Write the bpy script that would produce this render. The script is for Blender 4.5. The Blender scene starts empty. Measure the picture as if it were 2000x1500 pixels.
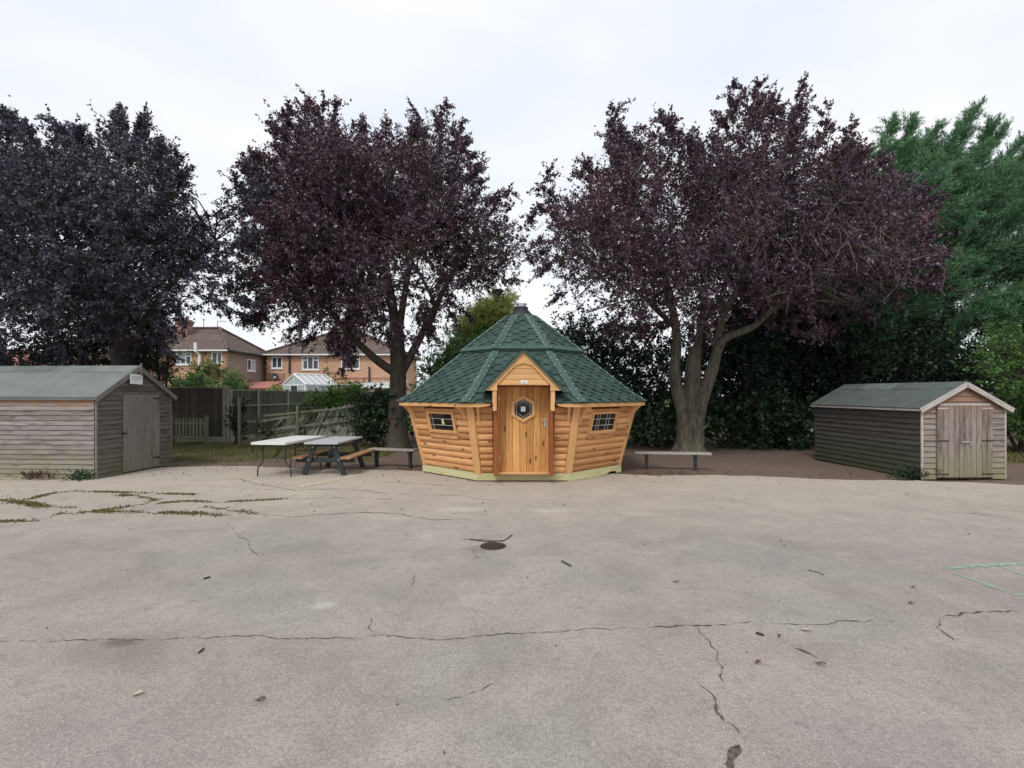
import bpy, math, random
import numpy as np
from mathutils import Vector, Matrix

rnd = random.Random(7)
rng = np.random.default_rng(11)
sc = bpy.context.scene
COL = sc.collection
R = math.radians

# ------------------------------------------------------------------ camera, sky, sun, exposure
F, CX, HY, H = 1050.0, 1000.0, 768.0, 1.75          # focal length and horizon in photo pixels, eye height
cam = bpy.data.cameras.new('camera')
cam.sensor_width = 36.0
cam.lens = 36.0 * F / 2000.0
cam.shift_y = 18.0 / 2000.0
cam.clip_start, cam.clip_end = 0.05, 2000
camo = bpy.data.objects.new('camera', cam); COL.objects.link(camo)
camo.location = (0, 0, H); camo.rotation_euler = (R(90), 0, 0)
sc.camera = camo

SUN_EL, SUN_AZ = 48.0, 200.0                         # behind the camera, a little to its left
world = bpy.data.worlds.new('World'); sc.world = world
world.use_nodes = True
wn = world.node_tree; wn.nodes.clear()
def wnode(t, **kw):
    n = wn.nodes.new(t)
    for k, v in kw.items(): setattr(n, k, v)
    return n
out = wnode('ShaderNodeOutputWorld')
sky = wnode('ShaderNodeTexSky', sky_type='NISHITA', sun_disc=False)
sky.sun_elevation = R(SUN_EL); sky.sun_rotation = R(SUN_AZ)
bg1 = wnode('ShaderNodeBackground'); bg1.inputs[1].default_value = 0.12
wn.links.new(sky.outputs[0], bg1.inputs[0])
tc = wnode('ShaderNodeTexCoord')
mp = wnode('ShaderNodeMapping'); mp.inputs['Scale'].default_value = (1.1, 1.1, 3.0)
wn.links.new(tc.outputs['Generated'], mp.inputs[0])
nz = wnode('ShaderNodeTexNoise'); nz.inputs['Scale'].default_value = 1.6; nz.inputs['Detail'].default_value = 5; nz.inputs['Distortion'].default_value = .4
wn.links.new(mp.outputs[0], nz.inputs[0])
cr = wnode('ShaderNodeValToRGB')
cr.color_ramp.elements[0].position = .34; cr.color_ramp.elements[0].color = (.785, .84, .92, 1)
cr.color_ramp.elements[1].position = .62; cr.color_ramp.elements[1].color = (.95, .955, .975, 1)
wn.links.new(nz.outputs[0], cr.inputs[0])
bg2 = wnode('ShaderNodeBackground'); bg2.inputs[1].default_value = .98
wn.links.new(cr.outputs[0], bg2.inputs[0])
mx = wnode('ShaderNodeMixShader'); mx.inputs[0].default_value = .93     # cloud cover
wn.links.new(bg1.outputs[0], mx.inputs[1]); wn.links.new(bg2.outputs[0], mx.inputs[2])
wn.links.new(mx.outputs[0], out.inputs[0])

sl = bpy.data.lights.new('sun', 'SUN'); sl.energy = 1.5; sl.angle = R(18); sl.color = (1, .965, .91)
so = bpy.data.objects.new('sun', sl); COL.objects.link(so)
az = R(SUN_AZ)
sd = Vector((math.sin(az) * math.cos(R(SUN_EL)), math.cos(az) * math.cos(R(SUN_EL)), math.sin(R(SUN_EL))))
so.rotation_euler = sd.to_track_quat('Z', 'Y').to_euler(); so.location = (0, -20, 30)
sc.view_settings.view_transform = 'Standard'; sc.view_settings.look = 'None'
sc.view_settings.gamma = 1; sc.view_settings.exposure = 0.18
sc.view_settings.use_curve_mapping = False

# ------------------------------------------------------------------ helpers
def P(px, py, Y):                                    # world point seen at a photo pixel at depth Y
    return Vector(((px - CX) / F * Y, Y, H - (py - HY) / F * Y))
def G(px, py):                                       # point on the ground
    Y = H * F / (py - HY)
    return Vector(((px - CX) / F * Y, Y, 0))

def tag(o, label=None, cat=None, group=None, kind=None):
    if label: o['label'] = label
    if cat: o['category'] = cat
    if group: o['group'] = group
    if kind: o['kind'] = kind
    return o
def link(name, me, mat=None, parent=None, M=None, kind=None, label=None):
    o = bpy.data.objects.new(name, me); COL.objects.link(o)
    if mat is not None and not me.materials: me.materials.append(mat)
    if parent is not None: o.parent = parent
    if M is not None: o.matrix_local = M
    return tag(o, label=label, kind=kind)
def empty(name, loc, label, cat, group=None, rotz=0.0):
    o = bpy.data.objects.new(name, None); COL.objects.link(o)
    o.location = loc; o.rotation_euler = (0, 0, rotz); o.empty_display_size = .2
    return tag(o, label, cat, group)

class MB:
    def __init__(s): s.v = []; s.f = []
    def add(s, vs, fs):
        n = len(s.v); s.v += [tuple(v) for v in vs]; s.f += [[i + n for i in f] for f in fs]
    def box(s, c, d, M=None):
        x, y, z = d[0] / 2, d[1] / 2, d[2] / 2
        vs = [Vector((sx * x, sy * y, sz * z)) for sz in (-1, 1) for sy in (-1, 1) for sx in (-1, 1)]
        if M is not None: vs = [M @ v for v in vs]
        c = Vector(c)
        s.add([v + c for v in vs], [(0, 2, 3, 1), (4, 5, 7, 6), (0, 1, 5, 4), (2, 6, 7, 3), (0, 4, 6, 2), (1, 3, 7, 5)])
        return s
    def prism(s, front, back):                        # two rings of points
        n = len(front)
        s.add(list(front) + list(back), [list(range(n)), list(range(2 * n - 1, n - 1, -1))] +
              [(i, i + n, (i + 1) % n + n, (i + 1) % n) for i in range(n)])
        return s
    def tube(s, pts, rad, sides=8, flute=0.0, seed=0, cap=True):
        pts = [Vector(p) for p in pts]; n = len(pts)
        if not hasattr(rad, '__len__'): rad = [rad] * n
        r_ = random.Random(seed); ph = [(r_.uniform(0, 6.28), k, r_.uniform(.4, 1)) for k in (3, 5, 7)]
        up = Vector((0.31, .83, .2)); rings = []
        for i, p in enumerate(pts):
            t = (pts[min(i + 1, n - 1)] - pts[max(i - 1, 0)]).normalized()
            a = (up - t * up.dot(t)).normalized(); b = t.cross(a); up = a
            ring = []
            for k in range(sides):
                th = 2 * math.pi * k / sides
                rr = rad[i] * (1 + flute * sum(w * math.sin(m * th + f + i * .35) for f, m, w in ph))
                ring.append(p + (a * math.cos(th) + b * math.sin(th)) * rr)
            rings.append(ring)
        vs = [v for r in rings for v in r]; fs = []
        for i in range(n - 1):
            for k in range(sides):
                k2 = (k + 1) % sides
                fs.append((i * sides + k, i * sides + k2, (i + 1) * sides + k2, (i + 1) * sides + k))
        if cap: fs += [list(range(sides))[::-1], [(n - 1) * sides + k for k in range(sides)]]
        s.add(vs, fs); return s
    def lathe(s, prof, c=(0, 0, 0), sides=24):
        c = Vector(c); vs = []; fs = []
        for r, z in prof:
            for k in range(sides):
                a = 2 * math.pi * k / sides
                vs.append(c + Vector((r * math.cos(a), r * math.sin(a), z)))
        for i in range(len(prof) - 1):
            for k in range(sides):
                k2 = (k + 1) % sides
                fs.append((i * sides + k, i * sides + k2, (i + 1) * sides + k2, (i + 1) * sides + k))
        s.add(vs, fs); return s
    def mesh(s, name, smooth=False):
        me = bpy.data.meshes.new(name); me.from_pydata(s.v, [], s.f); me.update()
        if smooth: me.polygons.foreach_set('use_smooth', [True] * len(me.polygons))
        return me
    def build(s, name, mat, parent=None, M=None, smooth=False, kind=None, label=None):
        return link(name, s.mesh(name, smooth), mat, parent, M, kind, label)

def frame(x, y, z, o):                                # matrix from axes
    M = Matrix.Identity(4)
    for i, a in enumerate((x, y, z)):
        for j in range(3): M[j][i] = a[j]
    for j in range(3): M[j][3] = o[j]
    return M
def plank(name, parent, a, b, wdir, w, t, mat, kind=None, label=None, jit=0.0, ends=(0, 0)):
    """board from a to b: local x along it, z across its width, y its thickness"""
    a, b = Vector(a), Vector(b); x = (b - a); L = x.length; x.normalize()
    z = Vector(wdir); z = (z - x * z.dot(x)).normalized(); y = z.cross(x)
    c = (a + b) / 2
    if jit: c = c + y * rnd.uniform(-jit, jit); 
    m = MB(); h, q, e = L / 2, w / 2, .12 * t
    prof = [(-t / 2, -q + e), (-t / 2 + e, -q), (t / 2 - e, -q), (t / 2, -q + e), (t / 2, q - e), (t / 2 - e, q), (-t / 2 + e, q), (-t / 2, q - e)]
    m.prism([(-h, p[0], p[1]) for p in prof][::-1], [(h, p[0], p[1]) for p in prof][::-1])
    return m.build(name, mat, parent, frame(x, y, z, c), kind=kind, label=label)

def quads(name, V):
    n = len(V) // 4
    me = bpy.data.meshes.new(name)
    me.vertices.add(n * 4); me.vertices.foreach_set('co', V.astype(np.float32).ravel())
    me.loops.add(n * 4); me.loops.foreach_set('vertex_index', np.arange(n * 4, dtype=np.int32))
    me.polygons.add(n); me.polygons.foreach_set('loop_start', np.arange(n, dtype=np.int32) * 4)
    me.update(calc_edges=True); return me
def nrmz(a): return a / (np.linalg.norm(a, axis=-1, keepdims=True) + 1e-9)

# ------------------------------------------------------------------ materials
class NT:
    def __init__(s, name):
        s.m = bpy.data.materials.new(name); s.m.use_nodes = True
        s.t = s.m.node_tree; s.t.nodes.clear()
        s.out = s.t.nodes.new('ShaderNodeOutputMaterial')
    def n(s, typ, ins=None, **kw):
        nd = s.t.nodes.new(typ)
        for k, v in kw.items(): setattr(nd, k, v)
        for k, v in (ins or {}).items():
            if hasattr(v, 'is_linked') or isinstance(v, bpy.types.NodeSocket): s.t.links.new(v, nd.inputs[k])
            else: nd.inputs[k].default_value = v
        return nd
    def ramp(s, fac, stops):
        nd = s.n('ShaderNodeValToRGB', {0: fac}); e = nd.color_ramp.elements
        while len(e) < len(stops): e.new(.5)
        for el, (p, c) in zip(e, stops):
            el.position = p; el.color = tuple(c) + (1,) if len(c) == 3 else c
        return nd.outputs[0]
    def math(s, op, a, b=0.0, clamp=False):
        return s.n('ShaderNodeMath', {0: a, 1: b}, operation=op, use_clamp=clamp).outputs[0]
    def mix(s, fac, a, b, mode='MIX'):
        nd = s.n('ShaderNodeMix', data_type='RGBA', blend_type=mode)
        for k, v in ((0, fac), (6, a), (7, b)):
            if isinstance(v, bpy.types.NodeSocket): s.t.links.new(v, nd.inputs[k])
            else: nd.inputs[k].default_value = v if k == 0 else (tuple(v) + (1,) if len(v) == 3 else v)
        return nd.outputs[2]
    def noise(s, vec, scale, detail=4, rough=.55, dist=0.0):
        return s.n('ShaderNodeTexNoise', {'Vector': vec, 'Scale': scale, 'Detail': detail, 'Roughness': rough, 'Distortion': dist}).outputs[0]
    def maprange(s, v, a, b, c=0.0, d=1.0):
        return s.n('ShaderNodeMapRange', {0: v, 1: a, 2: b, 3: c, 4: d}).outputs[0]
    def scale(s, vec, sc_):
        return s.n('ShaderNodeVectorMath', {0: vec, 1: sc_}, operation='MULTIPLY').outputs[0]
    def rand(s):
        a = s.n('ShaderNodeObjectInfo').outputs['Random']; b = s.n('ShaderNodeNewGeometry').outputs['Random Per Island']
        return s.math('FRACT', s.math('ADD', a, b))
    def bsdf(s, col, rough=.7, spec=.3, bump=None, bstr=.3, bdist=.01, metal=0.0, extra=None):
        p = s.n('ShaderNodeBsdfPrincipled')
        for k, v in (('Base Color', col), ('Roughness', rough), ('Specular IOR Level', spec), ('Metallic', metal)):
            if isinstance(v, bpy.types.NodeSocket): s.t.links.new(v, p.inputs[k])
            else: p.inputs[k].default_value = v if not isinstance(v, (tuple, list)) else (tuple(v) + (1,) if len(v) == 3 else v)
        if bump is not None:
            b = s.n('ShaderNodeBump', {'Height': bump, 'Strength': bstr, 'Distance': bdist})
            s.t.links.new(b.outputs[0], p.inputs['Normal'])
        if extra: extra(p)
        return p
    def done(s, p):
        s.t.links.new(p.outputs[0], s.out.inputs[0]); return s.m

def wood(name, dark, light, tint=.18, knots=.0, knotcol=(.09, .03, .012), rough=.65, bstr=.35, weather=None, algae=None, fresh=None, gs=1.0):
    t = NT(name)
    r = t.rand()
    oc = t.n('ShaderNodeTexCoord').outputs['Object']
    off = t.n('ShaderNodeCombineXYZ', {0: t.math('MULTIPLY', r, 37.0), 1: t.math('MULTIPLY', r, 11.0), 2: t.math('MULTIPLY', r, 23.0)}).outputs[0]
    v = t.n('ShaderNodeVectorMath', {0: oc, 1: off}, operation='ADD').outputs[0]
    g1 = t.noise(t.scale(v, (1.0 * gs, 16 * gs, 16 * gs)), 2.2, 6, .6, .7)
    g2 = t.noise(t.scale(v, (3 * gs, 90 * gs, 90 * gs)), 1.6, 3, .6)
    g = t.math('ADD', t.math('MULTIPLY', g1, .72), t.math('MULTIPLY', g2, .28))
    c = t.ramp(g, [(.33, dark), (.64, light)])
    val = t.math('ADD', 1 - tint, t.math('MULTIPLY', r, 2 * tint))
    c = t.mix(1.0, c, t.n('ShaderNodeCombineColor', {0: val, 1: t.math('POWER', val, 1.25), 2: t.math('POWER', val, 1.5)}).outputs[0], 'MULTIPLY')
    if weather:                                       # grey silvering in streaks along the board
        wv = t.noise(t.scale(v, (.9, 5, 5)), 1.7, 5, .65, .4)
        c = t.mix(t.maprange(wv, .38, .62), c, weather)
    if weather:                                       # dark rain streaks and stains along the grain
        sv = t.noise(t.scale(v, (1.6, 11, 11)), 1.3, 6, .7, .6)
        c = t.mix(t.math('MULTIPLY', t.maprange(sv, .50, .66), .62), c, [x * .5 for x in dark])
    pos = t.n('ShaderNodeSeparateXYZ', {0: t.n('ShaderNodeNewGeometry').outputs['Position']}).outputs[2]
    pn = t.noise(t.n('ShaderNodeNewGeometry').outputs['Position'], 2.5, 4)
    if algae:
        f = t.maprange(t.math('ADD', pos, t.math('MULTIPLY', pn, .9)), 1.15, .45)
        c = t.mix(t.math('MULTIPLY', f, algae[1]), c, algae[0])
    if fresh:                                         # unweathered wood kept dry under the eave
        f = t.maprange(t.math('ADD', pos, t.math('MULTIPLY', pn, .35)), fresh[1], fresh[2])
        c = t.mix(t.math('MULTIPLY', f, .8), c, fresh[0])
    if knots:
        kv = t.n('ShaderNodeTexVoronoi', {'Vector': t.scale(v, (2.2, 5.5, 5.5)), 'Scale': 1.15, 'Randomness': 1.0})
        kk = t.maprange(kv.outputs['Distance'], .10, .20, 1, 0)
        sel = t.math('GREATER_THAN', t.n('ShaderNodeSeparateColor', {0: kv.outputs['Color']}).outputs[0], 1 - knots)
        c = t.mix(t.math('MULTIPLY', t.math('MULTIPLY', kk, sel), .8), c, knotcol)
    return t.done(t.bsdf(c, rough, .3, g, bstr, .006))

def plain(name, col, rough=.6, spec=.4, metal=0.0, var=.15, scale=8.0, bstr=.1):
    t = NT(name); oc = t.n('ShaderNodeTexCoord').outputs['Object']
    nzv = t.noise(oc, scale, 5, .6)
    c = t.mix(nzv, [x * (1 - var) for x in col], [min(1, x * (1 + var)) for x in col])
    return t.done(t.bsdf(c, rough, spec, nzv, bstr, .005, metal))

def leafmat(name, cols, trans=.2, rough=.5, spec=.4, clump=None):
    t = NT(name)
    r = t.n('ShaderNodeNewGeometry').outputs['Random Per Island']
    n_ = len(cols)
    c = t.ramp(r, [(i / max(1, n_ - 1), k) for i, k in enumerate(cols)])
    if clump:
        nv = t.noise(t.n('ShaderNodeTexCoord').outputs['Object'], .55, 2)
        c = t.mix(t.maprange(nv, .42, .62), c, t.mix(.5, c, clump))
    p = t.bsdf(c, rough, spec)
    tr = t.n('ShaderNodeBsdfTranslucent'); t.t.links.new(c, tr.inputs[0])
    m = t.n('ShaderNodeMixShader'); m.inputs[0].default_value = trans
    t.t.links.new(p.outputs[0], m.inputs[1]); t.t.links.new(tr.outputs[0], m.inputs[2])
    return t.done(m)

M = {}
M['log'] = wood('cabin_log', (.43, .185, .07), (.70, .38, .17), .25, knots=.6)
M['door'] = wood('cabin_door', (.43, .185, .055), (.69, .37, .13), .2, knots=.65)
M['trim'] = wood('cabin_trim', (.56, .29, .11), (.76, .45, .20), .08, knots=.15)
M['stain'] = wood('cabin_stained_frame', (.22, .06, .018), (.34, .11, .03), .1)
M['treated'] = wood('green_treated_timber', (.43, .41, .20), (.60, .56, .32), .1, knots=.2, knotcol=(.2, .14, .05))
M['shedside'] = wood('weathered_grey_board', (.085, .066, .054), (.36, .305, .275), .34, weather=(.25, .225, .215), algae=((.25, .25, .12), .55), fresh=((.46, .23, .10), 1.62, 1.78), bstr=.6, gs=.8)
M['shedshade'] = wood('weathered_board_shade_toned', (.075, .065, .055), (.20, .175, .155), .22, weather=(.15, .14, .13), algae=((.15, .15, .07), .5), bstr=.6, gs=.8)  # gable's shade is put into this colour, on top of weathering and algae
M['sheddoor'] = wood('weathered_door_board', (.15, .13, .115), (.30, .265, .24), .12, weather=(.22, .2, .19), algae=((.22, .21, .11), .5), bstr=.5)
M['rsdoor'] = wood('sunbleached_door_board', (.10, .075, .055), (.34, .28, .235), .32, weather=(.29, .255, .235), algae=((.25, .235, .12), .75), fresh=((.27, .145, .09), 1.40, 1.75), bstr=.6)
M['rsdark'] = wood('shaded_old_board', (.042, .038, .034), (.11, .10, .092), .3, weather=(.08, .075, .07), algae=((.06, .068, .03), .8), bstr=.5)  # side wall shade is mixed into this board colour; also used for linings
M['barge'] = wood('grey_barge_board', (.36, .31, .27), (.55, .50, .45), .1, weather=(.45, .42, .40))
M['bargedark'] = wood('dark_barge_board', (.13, .12, .11), (.24, .22, .21), .1)
M['bench'] = wood('old_bench_board', (.24, .22, .19), (.46, .43, .38), .12)
M['seat'] = wood('orange_seat_board', (.30, .15, .07), (.44, .26, .14), .1)
M['fencewood'] = wood('lichened_fence_slat', (.17, .17, .12), (.40, .39, .30), .25, weather=(.30, .31, .25), bstr=.6)
M['gatewood'] = wood('mossy_gate_board', (.12, .14, .08), (.27, .29, .18), .2, algae=((.13, .17, .06), .5))
M['creosote'] = wood('dark_fence_board', (.062, .053, .045), (.13, .112, .095), .2)
M['concrete'] = plain('concrete_post', (.36, .36, .32), .9, .2, var=.25, scale=20)
M['charcoal'] = plain('charcoal_plastic', (.028, .032, .038), .55, .4)
M['greytop'] = plain('pale_grey_top', (.46, .47, .48), .5, .4, var=.05)
M['whitetop'] = plain('white_plastic_top', (.72, .71, .68), .45, .45, var=.06)
M['black_metal'] = plain('black_metal', (.03, .03, .03), .45, .5)
M['steel'] = plain('galvanised_steel', (.55, .56, .57), .35, .5, .8)
M['blackcap'] = plain('black_roof_cap', (.022, .025, .03), .5, .45)
M['white'] = plain('white_upvc', (.80, .80, .80), .4, .4, var=.03)
M['paper'] = plain('white_paper', (.78, .78, .78), .8, .2, var=.04)
M['yellowpaper'] = plain('yellow_paper', (.80, .72, .36), .8, .2, var=.04)
M['ink'] = plain('grey_ink', (.20, .20, .22), .8, .1)
M['blueink'] = plain('blue_ink', (.08, .20, .45), .6, .2)
M['lead'] = plain('white_leading', (.66, .66, .64), .5, .4)
M['glass'] = plain('dark_glass', (.012, .014, .016), .06, .5, var=.1)
M['houseglass'] = plain('house_window_glass', (.05, .065, .075), .08, .5, var=.2)
M['curtain'] = plain('pale_curtain', (.45, .5, .53), .8, .2)
M['rust'] = plain('rusty_iron', (.075, .045, .035), .75, .4, .3, var=.5, scale=40)

def roofing(name, c1, c2, gran=260.0):
    t = NT(name); oc = t.n('ShaderNodeNewGeometry').outputs['Position']; r = t.rand()
    a = t.noise(oc, gran, 2, .7); b = t.noise(oc, 3.0, 5, .6)
    c = t.ramp(t.math('ADD', t.math('MULTIPLY', a, .55), t.math('MULTIPLY', b, .45)), [(.35, c1), (.66, c2)])
    v = t.math('ADD', .80, t.math('MULTIPLY', r, .40))
    c = t.mix(1.0, c, t.n('ShaderNodeCombineColor', {0: v, 1: v, 2: v}).outputs[0], 'MULTIPLY')
    return t.done(t.bsdf(c, .85, .25, a, .3, .004))
M['shingle'] = roofing('green_felt_shingle', (.028, .056, .048), (.072, .108, .096))
M['hipcap'] = roofing('green_felt_capping', (.048, .090, .077), (.092, .142, .123))
M['felt'] = roofing('grey_green_mineral_felt', (.145, .158, .152), (.235, .248, .240))
M['feltdark'] = roofing('worn_mineral_felt', (.11, .13, .125), (.19, .215, .205))
M['feltr'] = roofing('green_mineral_felt', (.095, .118, .108), (.165, .190, .175))

M['plumleaf'] = leafmat('purple_plum_leaves', [(.036, .022, .042), (.064, .034, .060), (.098, .054, .088), (.11, .085, .125), (.14, .066, .096)], .16, .36, .55, clump=(.125, .050, .056))
M['plumleaf_blue'] = leafmat('blackish_plum_leaves', [(.036, .030, .052), (.060, .046, .078), (.080, .066, .105), (.105, .088, .130), (.085, .098, .118)], .14, .36, .55, clump=(.05, .058, .072))
M['conifer'] = leafmat('blue_green_conifer_sprays', [(.060, .145, .078), (.095, .215, .110), (.140, .285, .145), (.12, .245, .14)], .25, .55, .25, clump=(.085, .165, .06))
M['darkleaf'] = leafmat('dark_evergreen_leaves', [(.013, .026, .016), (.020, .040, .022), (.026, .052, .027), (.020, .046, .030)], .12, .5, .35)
M['ivy'] = leafmat('ivy_leaves', [(.020, .045, .020), (.030, .070, .028), (.045, .095, .040), (.030, .06, .03)], .12, .35, .5)
M['midgreen'] = leafmat('mid_green_leaves', [(.065, .150, .035), (.115, .235, .055), (.09, .195, .05), (.165, .29, .08)], .32, .5, .35)
M['golden'] = leafmat('yellow_green_leaves', [(.28, .33, .08), (.38, .41, .12), (.24, .31, .08), (.46, .45, .16)], .35, .5, .3)
M['bright'] = leafmat('bright_green_leaves', [(.15, .30, .05), (.22, .42, .07), (.18, .35, .07)], .35, .5, .3)
M['olive'] = leafmat('olive_garden_leaves', [(.22, .23, .08), (.15, .185, .065), (.28, .26, .11), (.11, .16, .05)], .25, .5, .3)
M['grass'] = leafmat('dry_grass_blades', [(.13, .155, .05), (.19, .19, .075), (.23, .20, .10), (.10, .13, .04)], .2, .6, .2)
M['moss'] = leafmat('crack_moss', [(.12, .115, .04), (.19, .17, .06), (.25, .21, .10), (.085, .085, .035), (.16, .11, .06)], .1, .8, .1)
M['deadleaf'] = leafmat('fallen_leaves', [(.055, .026, .020), (.10, .05, .03), (.16, .09, .05), (.07, .04, .03), (.045, .03, .025)], .1, .6, .3)
M['redleaf'] = plain('red_fallen_leaf', (.13, .035, .028), .6, .3, var=.3, scale=60)
M['paleleaf'] = plain('pale_fallen_leaf', (.55, .48, .30), .6, .3, var=.2, scale=60)
M['twig'] = wood('grey_dead_twig', (.10, .082, .072), (.22, .185, .165), .3)

def bark(name, c1, c2, c3):
    t = NT(name); oc = t.n('ShaderNodeTexCoord').outputs['Object']
    a = t.noise(t.scale(oc, (9, 9, 2.2)), 1.6, 7, .65, .8); b = t.noise(oc, 1.3, 3); k = t.noise(t.scale(oc, (30, 30, 50)), 1, 3)
    c = t.ramp(a, [(.32, c1), (.62, c2)])
    c = t.mix(t.math('MULTIPLY', t.maprange(b, .45, .65), .6), c, c3)
    hgt = t.math('ADD', a, t.math('MULTIPLY', k, .3))
    return t.done(t.bsdf(c, .9, .15, hgt, .9, .05))
M['bark'] = bark('plum_bark', (.04, .034, .027), (.185, .165, .13), (.17, .175, .12))
M['barkshade'] = bark('shade_toned_plum_bark', (.035, .029, .025), (.125, .105, .085), (.09, .09, .06))  # plum bark with the middle trunk's shade painted into its colour
M['barkdark'] = bark('dark_bark', (.03, .025, .021), (.085, .07, .06), (.06, .06, .045))

def brickmat(name, c1, c2, mortar, sx=1.0):
    t = NT(name); oc = t.n('ShaderNodeTexCoord').outputs['Object']
    sp = t.n('ShaderNodeSeparateXYZ', {0: oc}); u = t.math('ADD', sp.outputs[0], sp.outputs[1])
    v = t.n('ShaderNodeCombineXYZ', {0: u, 1: sp.outputs[2], 2: 0.0}).outputs[0]
    b = t.n('ShaderNodeTexBrick', {'Vector': v, 'Color1': c1 + (1,), 'Color2': c2 + (1,), 'Mortar': mortar + (1,), 'Scale': 1.0,
                                  'Mortar Size': .010, 'Brick Width': .225, 'Row Height': .075, 'Bias': 0.0})
    nn = t.noise(oc, 1.1, 6, .7); n2 = t.noise(t.scale(v, (4.4, 13.3, 1)), 1.0, 1)
    c = t.mix(t.maprange(nn, .35, .7), b.outputs[0], t.mix(.45, b.outputs[0], (.58, .37, .24)))
    c = t.mix(t.math('MULTIPLY', t.maprange(n2, .5, .7), .4), c, (.24, .09, .05))
    return t.done(t.bsdf(c, .9, .2, b.outputs['Fac'], .4, -.01))
M['brick'] = brickmat('orange_stock_brick', (.58, .25, .135), (.70, .39, .225), (.54, .47, .40))
M['redbrick'] = brickmat('red_brick', (.32, .11, .07), (.42, .17, .11), (.40, .32, .28))
def render_mat():
    t = NT('pebbledash_render'); oc = t.n('ShaderNodeTexCoord').outputs['Object']
    a = t.noise(oc, 40, 3, .7); b = t.noise(t.scale(oc, (1, 1, .5)), .7, 4)
    c = t.mix(b, (.25, .185, .155), (.34, .26, .22)); c = t.mix(t.math('MULTIPLY', a, .35), c, (.36, .29, .25))
    return t.done(t.bsdf(c, .95, .1, a, .5, .01))
M['render'] = render_mat()
M['oldbrick'] = brickmat('sooty_red_brick', (.17, .07, .055), (.24, .105, .08), (.22, .18, .16))
def tilemat(name, c1, c2, moss=(.24, .22, .19)):
    t = NT(name); pos = t.n('ShaderNodeNewGeometry').outputs['Position']
    z = t.n('ShaderNodeSeparateXYZ', {0: pos}).outputs[2]
    row = t.math('FRACT', t.math('MULTIPLY', z, 6.0))
    n1 = t.noise(pos, 1.2, 6, .65); n2 = t.noise(t.scale(pos, (5, 5, 8)), 1, 2)
    c = t.mix(n2, c1, c2); c = t.mix(t.math('MULTIPLY', t.maprange(n1, .5, .7), .5), c, moss)
    return t.done(t.bsdf(c, .9, .2, row, .8, .04))
M['rooftile'] = tilemat('brown_roof_tile', (.095, .068, .058), (.155, .115, .10))
M['redtile'] = tilemat('red_roof_tile', (.33, .13, .11), (.45, .20, .17), (.36, .2, .17))

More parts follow.
